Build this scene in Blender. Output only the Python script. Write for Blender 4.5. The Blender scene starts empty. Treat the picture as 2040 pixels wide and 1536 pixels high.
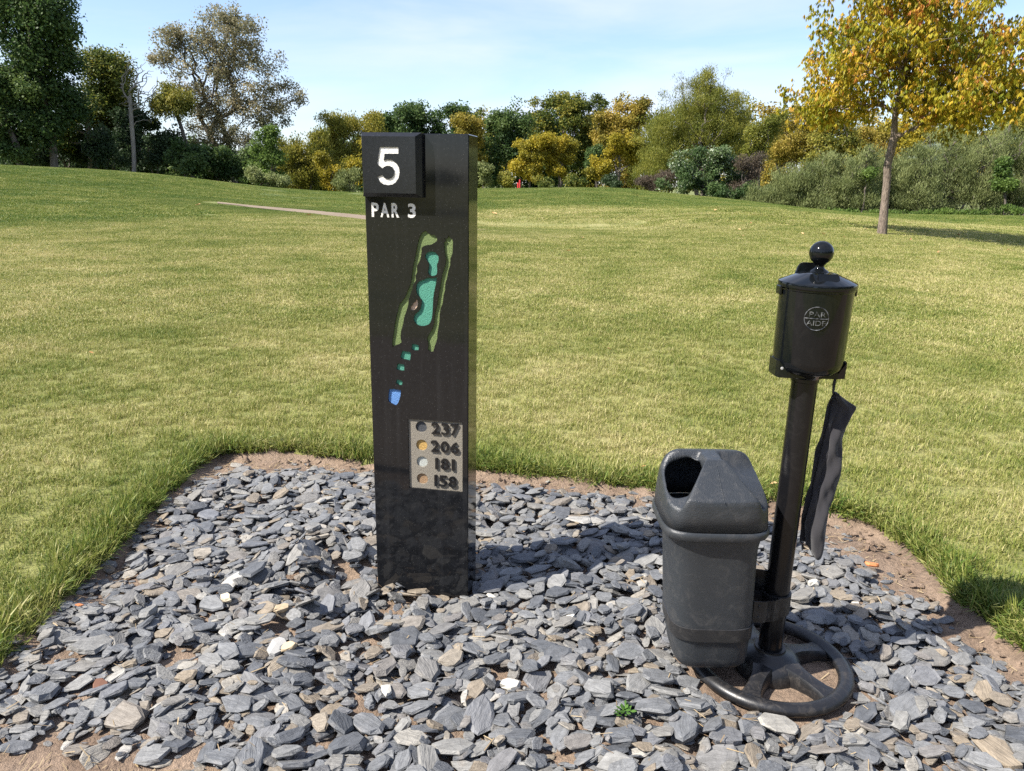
import bpy, bmesh, math, random
import numpy as np
from mathutils import Vector, Matrix, geometry as mgeo

R = math.radians
scene = bpy.context.scene
COL = scene.collection
rng = np.random.default_rng(7)

# ------------------------------------------------------------------ camera, sky, sun, exposure
PITCH, ROLL, FPX, CAM_H = 0.26602, 0.01785, 1500.0, 1.5
cp, sp = math.cos(PITCH), math.sin(PITCH)
_f = Vector((0, cp, -sp)); _r = Vector((1, 0, 0)); _u = _r.cross(_f)
RIGHT = math.cos(ROLL) * _r + math.sin(ROLL) * _u
UP = -math.sin(ROLL) * _r + math.cos(ROLL) * _u
FWD = _f
cam_data = bpy.data.cameras.new("camera")
cam = bpy.data.objects.new("camera", cam_data)
COL.objects.link(cam)
cam_data.sensor_width = 36.0
cam_data.lens = 36.0 * FPX / 2040.0
cam_data.clip_start = 0.05
cam_data.clip_end = 2000
M = Matrix((RIGHT, UP, -FWD)).transposed().to_4x4()
M.translation = Vector((0, 0, CAM_H))
cam.matrix_world = M
scene.camera = cam

SUN_TO = Vector((-0.633, -0.253, 0.731)).normalized()
SUN_EL = math.asin(SUN_TO.z)
SUN_AZ = math.atan2(SUN_TO.x, SUN_TO.y)          # clockwise from +Y

world = bpy.data.worlds.new("World")
scene.world = world
world.use_nodes = True
wn, wl = world.node_tree.nodes, world.node_tree.links
wn.clear()
w_out = wn.new("ShaderNodeOutputWorld")
w_bg = wn.new("ShaderNodeBackground")
w_bg.inputs["Strength"].default_value = 0.097
w_sky = wn.new("ShaderNodeTexSky")
w_sky.sky_type = "NISHITA"
w_sky.sun_disc = False
w_sky.sun_elevation = SUN_EL
w_sky.sun_rotation = SUN_AZ % (2 * math.pi)
w_sky.altitude = 240
w_sky.air_density = 1.0
w_sky.dust_density = 0.6
w_sky.ozone_density = 3.5
# thin high cloud: streaks of noise on the view direction, denser low in the sky
w_tc = wn.new("ShaderNodeTexCoord")
w_map = wn.new("ShaderNodeMapping")
w_map.inputs["Scale"].default_value = (1.6, 1.6, 9.0)
w_map.inputs["Rotation"].default_value = (0.10, -0.16, 0.3)
w_noise = wn.new("ShaderNodeTexNoise")
w_noise.inputs["Scale"].default_value = 1.25
w_noise.inputs["Detail"].default_value = 7
w_noise.inputs["Roughness"].default_value = 0.52
w_noise.inputs["Distortion"].default_value = 0.35
w_ramp = wn.new("ShaderNodeValToRGB")
w_ramp.color_ramp.elements[0].position = 0.40
w_ramp.color_ramp.elements[0].color = (0.13, 0.13, 0.13, 1)
w_ramp.color_ramp.elements[1].position = 0.68
w_ramp.color_ramp.elements[1].color = (0.72, 0.72, 0.72, 1)
w_mix = wn.new("ShaderNodeMix")
w_mix.data_type = "RGBA"
w_mix.inputs["B"].default_value = (4.9, 5.1, 6.3, 1)
wl.new(w_tc.outputs["Generated"], w_map.inputs["Vector"])
wl.new(w_map.outputs["Vector"], w_noise.inputs["Vector"])
wl.new(w_noise.outputs["Fac"], w_ramp.inputs["Fac"])
wl.new(w_ramp.outputs["Color"], w_mix.inputs["Factor"])
wl.new(w_sky.outputs["Color"], w_mix.inputs["A"])
wl.new(w_mix.outputs["Result"], w_bg.inputs["Color"])
wl.new(w_bg.outputs["Background"], w_out.inputs["Surface"])

sun_data = bpy.data.lights.new("sun", "SUN")
sun_data.energy = 5.0
sun_data.angle = R(0.53)
sun_data.color = (1.0, 0.945, 0.86)
sun = bpy.data.objects.new("sun", sun_data)
COL.objects.link(sun)
sun.rotation_euler = SUN_TO.to_track_quat("Z", "Y").to_euler()
sun.location = SUN_TO * 60

scene.view_settings.view_transform = "Standard"
scene.view_settings.look = "None"
scene.view_settings.gamma = 1.0
scene.view_settings.use_curve_mapping = False
scene.view_settings.exposure = 1.15
scene.render.engine = "CYCLES"
scene.cycles.use_denoising = False
scene.cycles.denoiser = "OPENIMAGEDENOISE"
scene.cycles.denoising_input_passes = "RGB_ALBEDO_NORMAL"
scene.cycles.denoising_prefilter = "ACCURATE"
scene.cycles.max_bounces = 6
scene.cycles.diffuse_bounces = 3
scene.cycles.glossy_bounces = 3
scene.cycles.transparent_max_bounces = 4
scene.cycles.sample_clamp_indirect = 6


# ------------------------------------------------------------------ helpers
def ray(px, py):
    """direction of the sight line through a pixel of the 2040 x 1536 photograph"""
    return FWD + RIGHT * ((px - 1020) / FPX) - UP * ((py - 768) / FPX)


def at(px, py, Y):
    """the point on that sight line at the distance Y in front of the camera"""
    d = ray(px, py)
    return Vector((0, 0, CAM_H)) + d * (Y / d.y)


def tag(o, label=None, cat=None, group=None, kind=None):
    if label: o["label"] = label
    if cat: o["category"] = cat
    if group: o["group"] = group
    if kind: o["kind"] = kind
    return o


def empty(name, loc, rz=0.0):
    o = bpy.data.objects.new(name, None)
    o.empty_display_size = 0.1
    o.location = loc
    o.rotation_euler = (0, 0, rz)
    COL.objects.link(o)
    return o


def link(name, me, mat=None, parent=None):
    o = bpy.data.objects.new(name, me)
    COL.objects.link(o)
    if mat is not None:
        me.materials.clear()
        me.materials.append(mat)
    if parent is not None:
        o.parent = parent
    return o


def np_mesh(name, V, faces, tint=None, smooth=False):
    """V (n,3); faces: list of (m,k) int arrays; tint: one float per face"""
    V = np.asarray(V, dtype=np.float32)
    if isinstance(faces, np.ndarray): faces = [faces]
    me = bpy.data.meshes.new(name)
    me.vertices.add(len(V))
    me.vertices.foreach_set("co", V.ravel())
    idx = np.concatenate([np.asarray(f, dtype=np.int32).ravel() for f in faces])
    tot = np.concatenate([np.full(len(f), np.asarray(f).shape[1], dtype=np.int32) for f in faces])
    start = np.concatenate([[0], np.cumsum(tot)[:-1]]).astype(np.int32)
    me.loops.add(len(idx))
    me.loops.foreach_set("vertex_index", idx)
    me.polygons.add(len(tot))
    me.polygons.foreach_set("loop_start", start)
    me.polygons.foreach_set("loop_total", tot)
    me.polygons.foreach_set("use_smooth", np.full(len(tot), bool(smooth)))
    if tint is not None:
        a = me.attributes.new("tint", "FLOAT", "FACE")
        a.data.foreach_set("value", np.asarray(tint, dtype=np.float32))
    me.update(calc_edges=True)
    return me


def bm_mesh(name, bm, smooth=None):
    me = bpy.data.meshes.new(name)
    bmesh.ops.recalc_face_normals(bm, faces=bm.faces)
    bm.to_mesh(me)
    bm.free()
    if smooth is not None:
        set_smooth(me, smooth)
    return me


def set_smooth(me, angle):
    """shade smooth, with edges sharper than the angle kept crisp"""
    bm = bmesh.new(); bm.from_mesh(me)
    for f in bm.faces: f.smooth = True
    for e in bm.edges:
        if len(e.link_faces) == 2 and e.calc_face_angle(0) > R(angle): e.smooth = False
    bm.to_mesh(me); bm.free()


def lathe(bm, prof, seg=40, center=(0, 0), flip=False):
    rings = []
    for r, z in prof:
        if r < 1e-6:
            rings.append([bm.verts.new((center[0], center[1], z))])
        else:
            rings.append([bm.verts.new((center[0] + r * math.cos(2 * math.pi * i / seg), center[1] + r * math.sin(2 * math.pi * i / seg), z)) for i in range(seg)])
    for a, b in zip(rings, rings[1:]):
        for i in range(seg):
            j = (i + 1) % seg
            if len(a) == 1 and len(b) == 1: continue
            if len(a) == 1: bm.faces.new((a[0], b[j], b[i]))
            elif len(b) == 1: bm.faces.new((a[i], a[j], b[0]))
            else: bm.faces.new((a[i], a[j], b[j], b[i]))


def box(bm, x0, x1, y0, y1, z0, z1):
    v = [bm.verts.new(p) for p in ((x0, y0, z0), (x1, y0, z0), (x1, y1, z0), (x0, y1, z0), (x0, y0, z1), (x1, y0, z1), (x1, y1, z1), (x0, y1, z1))]
    for f in ((0, 3, 2, 1), (4, 5, 6, 7), (0, 1, 5, 4), (1, 2, 6, 5), (2, 3, 7, 6), (3, 0, 4, 7)):
        bm.faces.new([v[i] for i in f])
    return v


def tube(bm, pts, rad, seg=8, closed=False, squash=1.0):
    """a round bar through the points; rad is one number or one per point"""
    pts = [Vector(p) for p in pts]
    n = len(pts)
    rad = [rad] * n if not hasattr(rad, "__len__") else rad
    rings = []
    prev = None
    for i, p in enumerate(pts):
        if closed: t = pts[(i + 1) % n] - pts[i - 1]
        else: t = pts[min(i + 1, n - 1)] - pts[max(i - 1, 0)]
        t.normalize()
        a = Vector((0, 0, 1)) if abs(t.z) < 0.9 else Vector((1, 0, 0))
        if prev is not None: a = prev
        s = t.cross(a)
        if s.length < 1e-5: s = t.cross(Vector((0.3, 1, 0.2)))
        s.normalize(); b = s.cross(t).normalized()
        prev = b
        rings.append([bm.verts.new(p + s * (rad[i] * math.cos(2 * math.pi * k / seg)) + b * (rad[i] * squash * math.sin(2 * math.pi * k / seg))) for k in range(seg)])
    m = n if closed else n - 1
    for i in range(m):
        a, b = rings[i], rings[(i + 1) % n]
        for k in range(seg):
            j = (k + 1) % seg
            bm.faces.new((a[k], a[j], b[j], b[k]))
    if not closed:
        bm.faces.new(list(reversed(rings[0]))); bm.faces.new(rings[-1])


def text_mesh(body, extrude, offset=0.0):
    cu = bpy.data.curves.new("lettering", "FONT")
    cu.body = body; cu.size = 1.0; cu.extrude = extrude; cu.offset = offset; cu.resolution_u = 4
    ob = bpy.data.objects.new("lettering", cu)
    COL.objects.link(ob)
    bpy.context.view_layer.update()
    dg = bpy.context.evaluated_depsgraph_get()
    me = bpy.data.meshes.new_from_object(ob.evaluated_get(dg))
    bpy.data.objects.remove(ob); bpy.data.curves.remove(cu)
    return me


def fit_text(body, x0, z0, x1, z1, depth, y_front, offset=0.0):
    """lettering in the x z plane, its front at y_front, reaching back by depth"""
    me = text_mesh(body, 0.5, offset)
    n = len(me.vertices); co = np.empty(n * 3, dtype=np.float32)
    me.vertices.foreach_get("co", co); co = co.reshape(-1, 3)
    lo, hi = co.min(0), co.max(0)
    out = np.empty_like(co)
    out[:, 0] = x0 + (co[:, 0] - lo[0]) / (hi[0] - lo[0]) * (x1 - x0)
    out[:, 2] = z0 + (co[:, 1] - lo[1]) / (hi[1] - lo[1]) * (z1 - z0)
    out[:, 1] = y_front + (hi[2] - co[:, 2]) / (hi[2] - lo[2]) * depth
    me.vertices.foreach_set("co", out.ravel())
    me.update()
    return me


# ------------------------------------------------------------------ materials
def new_mat(name):
    m = bpy.data.materials.new(name)
    m.use_nodes = True
    nt = m.node_tree
    return m, nt.nodes, nt.links, nt.nodes["Principled BSDF"]


def noise(n, l, scale, detail=4, rough=0.55, vec=None, dist=0.0):
    t = n.new("ShaderNodeTexNoise")
    t.inputs["Scale"].default_value = scale; t.inputs["Detail"].default_value = detail
    t.inputs["Roughness"].default_value = rough; t.inputs["Distortion"].default_value = dist
    if vec is not None: l.new(vec, t.inputs["Vector"])
    return t.outputs["Fac"]


def ramp(n, l, fac, stops):
    r = n.new("ShaderNodeValToRGB")
    e = r.color_ramp.elements
    while len(e) < len(stops): e.new(0.5)
    for i, (p, c) in enumerate(stops):
        e[i].position = p
        e[i].color = (c[0], c[1], c[2], 1) if hasattr(c, "__len__") else (c, c, c, 1)
    l.new(fac, r.inputs["Fac"])
    return r.outputs["Color"]


def mixc(n, l, fac, a, b, mode="MIX"):
    m = n.new("ShaderNodeMix"); m.data_type = "RGBA"; m.blend_type = mode
    for s, v in (("Factor", fac), ("A", a), ("B", b)):
        if hasattr(v, "node"): l.new(v, m.inputs[s])
        else: m.inputs[s].default_value = v if s == "Factor" else (v[0], v[1], v[2], 1)
    return m.outputs["Result"]


def math_n(n, l, op, a, b=None, c=None, clamp=False):
    m = n.new("ShaderNodeMath"); m.operation = op; m.use_clamp = clamp
    for i, v in enumerate((a, b, c)):
        if v is None: continue
        if hasattr(v, "node"): l.new(v, m.inputs[i])
        else: m.inputs[i].default_value = v
    return m.outputs[0]


def bump(n, l, bsdf, height, strength=0.3, dist=0.01):
    b = n.new("ShaderNodeBump")
    b.inputs["Strength"].default_value = strength; b.inputs["Distance"].default_value = dist
    l.new(height, b.inputs["Height"]); l.new(b.outputs["Normal"], bsdf.inputs["Normal"])
    return b


def obj_vec(n):
    return n.new("ShaderNodeTexCoord").outputs["Object"]


def pos_vec(n):
    return n.new("ShaderNodeNewGeometry").outputs["Position"]


def scaled(n, l, vec, s):
    m = n.new("ShaderNodeMapping"); m.inputs["Scale"].default_value = s
    l.new(vec, m.inputs["Vector"])
    return m.outputs["Vector"]


def leaf_mat(name, stops, trans=0.35, rough=0.55):
    m, n, l, b = new_mat(name)
    a = n.new("ShaderNodeAttribute"); a.attribute_name = "tint"
    c = ramp(n, l, a.outputs["Fac"], stops)
    l.new(c, b.inputs["Base Color"])
    b.inputs["Roughness"].default_value = rough
    b.inputs["Specular IOR Level"].default_value = 0.25
    t = n.new("ShaderNodeBsdfTranslucent"); l.new(c, t.inputs["Color"])
    mx = n.new("ShaderNodeMixShader"); mx.inputs["Fac"].default_value = trans
    l.new(b.outputs["BSDF"], mx.inputs[1]); l.new(t.outputs["BSDF"], mx.inputs[2])
    l.new(mx.outputs["Shader"], n["Material Output"].inputs["Surface"])
    return m


def bark_mat(name, c0, c1, scale=(14, 14, 2.5)):
    m, n, l, b = new_mat(name)
    v = scaled(n, l, obj_vec(n), scale)
    f = noise(n, l, 1.0, 6, 0.65, v, 0.4)
    l.new(ramp(n, l, f, [(0.32, c0), (0.66, c1)]), b.inputs["Base Color"])
    b.inputs["Roughness"].default_value = 0.9
    bump(n, l, b, f, 0.9, 0.03)
    return m


# polished black granite
def granite(name, streaks, rough, speck, base=0.009):
    m, n, l, b = new_mat(name)
    v = obj_vec(n)
    vo = n.new("ShaderNodeTexVoronoi"); vo.inputs["Scale"].default_value = 420
    l.new(v, vo.inputs["Vector"])
    sp_ = ramp(n, l, vo.outputs["Color"], [(0.86, 0.0), (0.97, 1.0)])
    near = ramp(n, l, vo.outputs["Distance"], [(0.10, 1.0), (0.42, 0.0)])
    speck_f = math_n(n, l, "MULTIPLY", sp_, near)
    c = mixc(n, l, speck_f, (base * 0.94, base, base * 1.16), (speck, speck, speck * 0.95))
    mott = ramp(n, l, noise(n, l, 90, 3, 0.6, v), [(0.35, 0.85), (0.7, 1.2)])
    c = mixc(n, l, 1.0, c, mott, "MULTIPLY")
    rgh = rough
    if streaks:
        # lime left by water running down the face
        sv = scaled(n, l, v, (34, 34, 0.9))
        s1 = ramp(n, l, noise(n, l, 1.0, 5, 0.6, sv, 0.15), [(0.52, 0.0), (0.78, 1.0)])
        big = ramp(n, l, noise(n, l, 3.2, 2, 0.5, v), [(0.38, 0.15), (0.66, 1.0)])
        sf = math_n(n, l, "MULTIPLY", math_n(n, l, "MULTIPLY", s1, big), 0.07)
        c = mixc(n, l, sf, c, (0.20, 0.20, 0.21))
        rr = math_n(n, l, "MULTIPLY_ADD", sf, 1.2, rough)
        l.new(rr, b.inputs["Roughness"])
    else:
        b.inputs["Roughness"].default_value = rough
    l.new(c, b.inputs["Base Color"])
    b.inputs["IOR"].default_value = 1.43
    return m


def painted_stone(name, col, grit=380, lift=0.0012, rough=0.75):
    """paint or bare stone at the bottom of a blasted recess"""
    m, n, l, b = new_mat(name)
    v = obj_vec(n)
    f = noise(n, l, grit, 3, 0.6, v)
    k = ramp(n, l, f, [(0.25, 0.78), (0.75, 1.15)])
    l.new(mixc(n, l, 1.0, col, k, "MULTIPLY"), b.inputs["Base Color"])
    b.inputs["Roughness"].default_value = rough
    bump(n, l, b, f, 0.9, lift * 3)
    return m


MAT = {}
MAT["granite"] = granite("polished_granite", True, 0.055, 0.16)
MAT["granite_honed"] = granite("honed_granite", False, 0.16, 0.20, 0.015)
MAT["white_paint"] = painted_stone("white_letter_paint", (0.80, 0.78, 0.72), 300)
MAT["tan_stone"] = painted_stone("blasted_stone", (0.235, 0.21, 0.17), 420)
MAT["map_green"] = painted_stone("map_tree_green", (0.145, 0.20, 0.065), 330)
MAT["map_teal"] = painted_stone("map_fairway_teal", (0.066, 0.27, 0.19), 330)
MAT["map_blue"] = painted_stone("map_blue", (0.105, 0.245, 0.54), 330)
MAT["map_sand"] = painted_stone("map_sand", (0.62, 0.45, 0.33), 330)
MAT["dot_black"] = painted_stone("dot_black", (0.05, 0.055, 0.065), 330)
MAT["dot_gold"] = painted_stone("dot_gold", (0.46, 0.29, 0.09), 330)
MAT["dot_silver"] = painted_stone("dot_silver", (0.42, 0.44, 0.41), 330)
MAT["dot_copper"] = painted_stone("dot_copper", (0.30, 0.19, 0.105), 330)


def plastic(name, col, rough, dust=0.25, lift=0.25, grain=520, dust_col=(0.16, 0.145, 0.13)):
    m, n, l, b = new_mat(name)
    v = obj_vec(n)
    d1 = ramp(n, l, noise(n, l, 22, 7, 0.75, v, 0.8), [(0.50, 0.0), (0.74, 1.0)])
    scr = ramp(n, l, noise(n, l, 60, 4, 0.7, scaled(n, l, v, (1, 1, 0.12)), 1.5), [(0.64, 0.0), (0.72, 1.0)])
    dd = math_n(n, l, "MULTIPLY", math_n(n, l, "MAXIMUM", d1, math_n(n, l, "MULTIPLY", scr, 0.6)), dust)
    l.new(mixc(n, l, dd, col, dust_col), b.inputs["Base Color"])
    l.new(math_n(n, l, "MULTIPLY_ADD", dd, 0.9, rough), b.inputs["Roughness"])
    if lift > 0:
        bump(n, l, b, noise(n, l, grain, 2, 0.5, v), lift, 0.002)
    return m


MAT["gloss_black"] = plastic("gloss_black_enamel", (0.004, 0.005, 0.006), 0.07, 0.03, 0.03, 60)
MAT["pole_black"] = plastic("black_painted_steel", (0.006, 0.006, 0.007), 0.22, 0.05, 0.03, 200)
for k_ in ("gloss_black", "pole_black"):
    MAT[k_].node_tree.nodes["Principled BSDF"].inputs["Specular IOR Level"].default_value = 0.34
MAT["bin_plastic"] = plastic("grey_black_moulded_plastic", (0.025, 0.0285, 0.033), 0.45, 0.24, 0.3, 430)
MAT["lid_plastic"] = plastic("leather_grained_plastic", (0.025, 0.0285, 0.033), 0.36, 0.20, 0.7, 300)
MAT["base_plastic"] = plastic("dusty_base_plastic", (0.011, 0.011, 0.012), 0.36, 0.26, 0.1, 300, (0.15, 0.125, 0.10))
MAT["strap"] = plastic("strap_rubber", (0.018, 0.018, 0.019), 0.36, 0.25, 0.05, 200)
MAT["bracket"] = plastic("bracket_black", (0.014, 0.013, 0.013), 0.42, 0.3, 0.1, 200)
MAT["steel"] = plastic("screw_steel", (0.40, 0.40, 0.39), 0.35, 0.2, 0.0)

m, n, l, b = new_mat("towel_cloth")
v = obj_vec(n)
f = noise(n, l, 13, 5, 0.7, v)
l.new(mixc(n, l, ramp(n, l, f, [(0.60, 0.0), (0.80, 0.55)]), (0.021, 0.020, 0.024), (0.13, 0.12, 0.115)), b.inputs["Base Color"])
b.inputs["Roughness"].default_value = 0.95
b.inputs["Sheen Weight"].default_value = 0.18
b.inputs["Sheen Roughness"].default_value = 0.5
bump(n, l, b, noise(n, l, 700, 2, 0.5, v), 0.5, 0.002)
MAT["towel"] = m

# soil
m, n, l, b = new_mat("dry_soil")
v = pos_vec(n)
f1 = noise(n, l, 5, 5, 0.6, v); f2 = noise(n, l, 60, 5, 0.7, v); f3 = noise(n, l, 260, 3, 0.6, v)
c = ramp(n, l, f1, [(0.32, (0.17, 0.115, 0.078)), (0.66, (0.31, 0.225, 0.16))])
c = mixc(n, l, 1.0, c, ramp(n, l, f2, [(0.3, 0.62), (0.7, 1.25)]), "MULTIPLY")
l.new(c, b.inputs["Base Color"])
b.inputs["Roughness"].default_value = 0.95
bump(n, l, b, math_n(n, l, "MULTIPLY_ADD", f3, 0.4, f2), 0.9, 0.02)
MAT["soil"] = m

m, n, l, b = new_mat("path_surface")
v = pos_vec(n)
f1 = noise(n, l, 0.8, 4, 0.6, v); f2 = noise(n, l, 170, 3, 0.7, v)
c = mixc(n, l, 1.0, ramp(n, l, f1, [(0.3, (0.185, 0.138, 0.092)), (0.7, (0.245, 0.188, 0.130))]), ramp(n, l, f2, [(0.3, 0.6), (0.72, 1.3)]), "MULTIPLY")
l.new(c, b.inputs["Base Color"])
b.inputs["Roughness"].default_value = 0.92
bump(n, l, b, f2, 0.8, 0.006)
MAT["path"] = m


def grass_colour(n, l, tint, blade):
    """lawn colours that vary over metres with the position, plus the blade's own tint"""
    p = pos_vec(n)
    sx = n.new("ShaderNodeSeparateXYZ"); l.new(p, sx.inputs[0])
    big = noise(n, l, 0.23, 3, 0.55, scaled(n, l, p, (1.0, 1.4, 0.2)), 0.3)
    mid = noise(n, l, 1.1, 4, 0.6, scaled(n, l, p, (1.0, 1.3, 0.2)), 0.4)
    fine = noise(n, l, 6.0, 3, 0.6, p)
    dry = math_n(n, l, "ADD", math_n(n, l, "MULTIPLY", big, 0.70), math_n(n, l, "MULTIPLY", mid, 0.75))
    dry = math_n(n, l, "MULTIPLY_ADD", fine, 0.35, math_n(n, l, "SUBTRACT", dry, 0.285))                       # about 0.67 in the middle
    # beyond the far path the turf is watered and greener
    left = math_n(n, l, "MAXIMUM", math_n(n, l, "MULTIPLY", sx.outputs["X"], -1.0), 0.0)
    far = math_n(n, l, "MULTIPLY_ADD", left, 1.15, sx.outputs["Y"])
    far = math_n(n, l, "MULTIPLY", math_n(n, l, "SUBTRACT", far, 25.0), 0.35, clamp=True)
    dry = math_n(n, l, "MULTIPLY_ADD", far, -0.26, dry)
    # a lusher fringe round the bed where the mower does not reach
    dx = math_n(n, l, "ABSOLUTE", math_n(n, l, "MULTIPLY_ADD", sx.outputs["X"], 1.0, -0.05))
    dx = math_n(n, l, "MAXIMUM", math_n(n, l, "SUBTRACT", dx, 1.7), 0.0)
    dy = math_n(n, l, "MAXIMUM", math_n(n, l, "SUBTRACT", math_n(n, l, "MULTIPLY_ADD", sx.outputs["X"], 0.18, sx.outputs["Y"]), 3.65), 0.0)
    dd = math_n(n, l, "SQRT", math_n(n, l, "ADD", math_n(n, l, "MULTIPLY", dx, dx), math_n(n, l, "MULTIPLY", dy, dy)))
    edge = math_n(n, l, "SUBTRACT", 1.0, math_n(n, l, "MULTIPLY", dd, 1.5), clamp=True)
    dry = math_n(n, l, "MULTIPLY_ADD", edge, -0.14, dry)
    if tint is not None:
        k = math_n(n, l, "MULTIPLY_ADD", math_n(n, l, "SUBTRACT", tint, 0.5), 0.62, dry)
    else:
        k = dry
    return ramp(n, l, k, [(0.22, (0.082, 0.140, 0.022)), (0.46, (0.195, 0.228, 0.045)), (0.68, (0.325, 0.322, 0.098)), (0.94, (0.56, 0.49, 0.25))])


m, n, l, b = new_mat("lawn_ground")
c = grass_colour(n, l, None, False)
c = mixc(n, l, 0.35, c, (0.10, 0.075, 0.035))
k = ramp(n, l, noise(n, l, 40, 4, 0.7, pos_vec(n)), [(0.3, 0.55), (0.7, 1.25)])
l.new(mixc(n, l, 1.0, c, k, "MULTIPLY"), b.inputs["Base Color"])
b.inputs["Roughness"].default_value = 0.95
bump(n, l, b, noise(n, l, 30, 5, 0.7, pos_vec(n)), 0.8, 0.03)
MAT["lawn"] = m

m, n, l, b = new_mat("grass_blade")
a = n.new("ShaderNodeAttribute"); a.attribute_name = "tint"
c = grass_colour(n, l, a.outputs["Fac"], True)
l.new(c, b.inputs["Base Color"])
b.inputs["Roughness"].default_value = 0.5
b.inputs["Specular IOR Level"].default_value = 0.3
t = n.new("ShaderNodeBsdfTranslucent"); l.new(c, t.inputs["Color"])
mx = n.new("ShaderNodeMixShader"); mx.inputs["Fac"].default_value = 0.35
l.new(b.outputs["BSDF"], mx.inputs[1]); l.new(t.outputs["BSDF"], mx.inputs[2])
l.new(mx.outputs["Shader"], n["Material Output"].inputs["Surface"])
MAT["grass"] = m


def slate_mat(name, source):
    m, n, l, b = new_mat(name)
    v = obj_vec(n) if source == "object" else pos_vec(n)
    if source == "object":
        rnd = n.new("ShaderNodeObjectInfo").outputs["Random"]
    else:
        a = n.new("ShaderNodeAttribute"); a.attribute_name = "tint"; rnd = a.outputs["Fac"]
    k_ = 1 / 30.0 if source == "object" else 1.0
    c = ramp(n, l, rnd, [(0.0, (0.074, 0.079, 0.087)), (0.18, (0.118, 0.123, 0.131)), (0.40, (0.164, 0.167, 0.170)), (0.58, (0.206, 0.202, 0.190)), (0.70, (0.172, 0.163, 0.148)),
                          (0.80, (0.143, 0.148, 0.160)), (0.88, (0.185, 0.160, 0.130)), (0.95, (0.227, 0.185, 0.134)), (0.985, (0.286, 0.273, 0.244)), (1.0, (0.370, 0.353, 0.323))])
    f = noise(n, l, 34 * k_, 6, 0.68, v, 0.6)
    lay = noise(n, l, 1.0, 4, 0.6, scaled(n, l, v, (25 * k_, 150 * k_, 220 * k_)), 0.8)
    c = mixc(n, l, 1.0, c, ramp(n, l, f, [(0.28, 0.70), (0.72, 1.25)]), "MULTIPLY")
    c = mixc(n, l, 1.0, c, ramp(n, l, lay, [(0.34, 0.82), (0.62, 1.10)]), "MULTIPLY")
    c = mixc(n, l, ramp(n, l, noise(n, l, 11 * k_, 3, 0.6, v), [(0.60, 0.0), (0.80, 0.45)]), c, (0.29, 0.23, 0.165))
    l.new(c, b.inputs["Base Color"])
    b.inputs["Roughness"].default_value = 0.55
    b.inputs["Specular IOR Level"].default_value = 0.35
    bump(n, l, b, math_n(n, l, "MULTIPLY_ADD", lay, 1.2, f), 0.8, 0.006)
    return m


MAT["slate_obj"] = slate_mat("slate_single", "object")
MAT["slate_mass"] = slate_mat("slate_mass", "attr")


def plain(name, col, rough=0.8):
    m, n, l, b = new_mat(name)
    f = noise(n, l, 45, 4, 0.6, obj_vec(n))
    l.new(mixc(n, l, 1.0, col, ramp(n, l, f, [(0.3, 0.7), (0.7, 1.25)]), "MULTIPLY"), b.inputs["Base Color"])
    b.inputs["Roughness"].default_value = rough
    return m


# ------------------------------------------------------------------ terrain
BED = [(-1.68, 1.72), (-1.60, 2.0), (-1.62, 2.5), (-1.65, 3.0), (-1.66, 3.40), (-1.66, 3.80), (-1.61, 3.95), (-1.16, 3.97), (-0.73, 3.86), (-0.17, 3.75),
       (0.2, 3.65), (0.7, 3.51), (1.27, 3.39), (1.5, 3.29), (1.68, 3.15), (1.74, 2.9), (1.70, 2.55), (1.74, 2.2), (1.85, 1.8), (1.95, 1.5), (1.95, 1.34), (-1.68, 1.34)]
CHIPS = [(-1.68, 1.74), (-1.60, 2.0), (-1.62, 2.5), (-1.65, 3.0), (-1.65, 3.40), (-1.45, 3.68), (-1.1, 3.77), (-0.7, 3.69), (-0.17, 3.60), (0.2, 3.50), (0.7, 3.38),
         (1.0, 3.30), (1.25, 3.18), (1.40, 3.02), (1.50, 2.75), (1.60, 2.5), (1.62, 2.2), (1.7, 1.9), (1.85, 1.40), (0.2, 1.38), (-0.5, 1.42), (-0.72, 1.52), (-0.88, 1.64)]
PATH_Y0, PATH_Y1, PATH_X = -1.6, 1.40, 14.0


def inside(poly, x, y):
    x = np.asarray(x, dtype=float); y = np.asarray(y, dtype=float)
    r = np.zeros(np.broadcast(x, y).shape, dtype=bool)
    n_ = len(poly)
    for i in range(n_):
        x0, y0 = poly[i]; x1, y1 = poly[(i + 1) % n_]
        if y0 == y1: continue
        c = ((y0 > y) != (y1 > y)) & (x < (x1 - x0) * (y - y0) / (y1 - y0) + x0)
        r ^= c
    return r


def edge_dist(poly, x, y):
    """distance to the outline, and the unit direction towards its nearest point"""
    x = np.asarray(x, dtype=float); y = np.asarray(y, dtype=float)
    best = np.full(x.shape, 1e9); bx = np.zeros_like(best); by = np.zeros_like(best)
    n_ = len(poly)
    for i in range(n_):
        x0, y0 = poly[i]; x1, y1 = poly[(i + 1) % n_]
        dx, dy = x1 - x0, y1 - y0
        t = np.clip(((x - x0) * dx + (y - y0) * dy) / (dx * dx + dy * dy), 0, 1)
        qx, qy = x0 + t * dx - x, y0 + t * dy - y
        d = np.hypot(qx, qy); k = d < best
        best[k] = d[k]; bx[k] = qx[k]; by[k] = qy[k]
    return best, bx / np.maximum(best, 1e-6), by / np.maximum(best, 1e-6)


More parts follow.
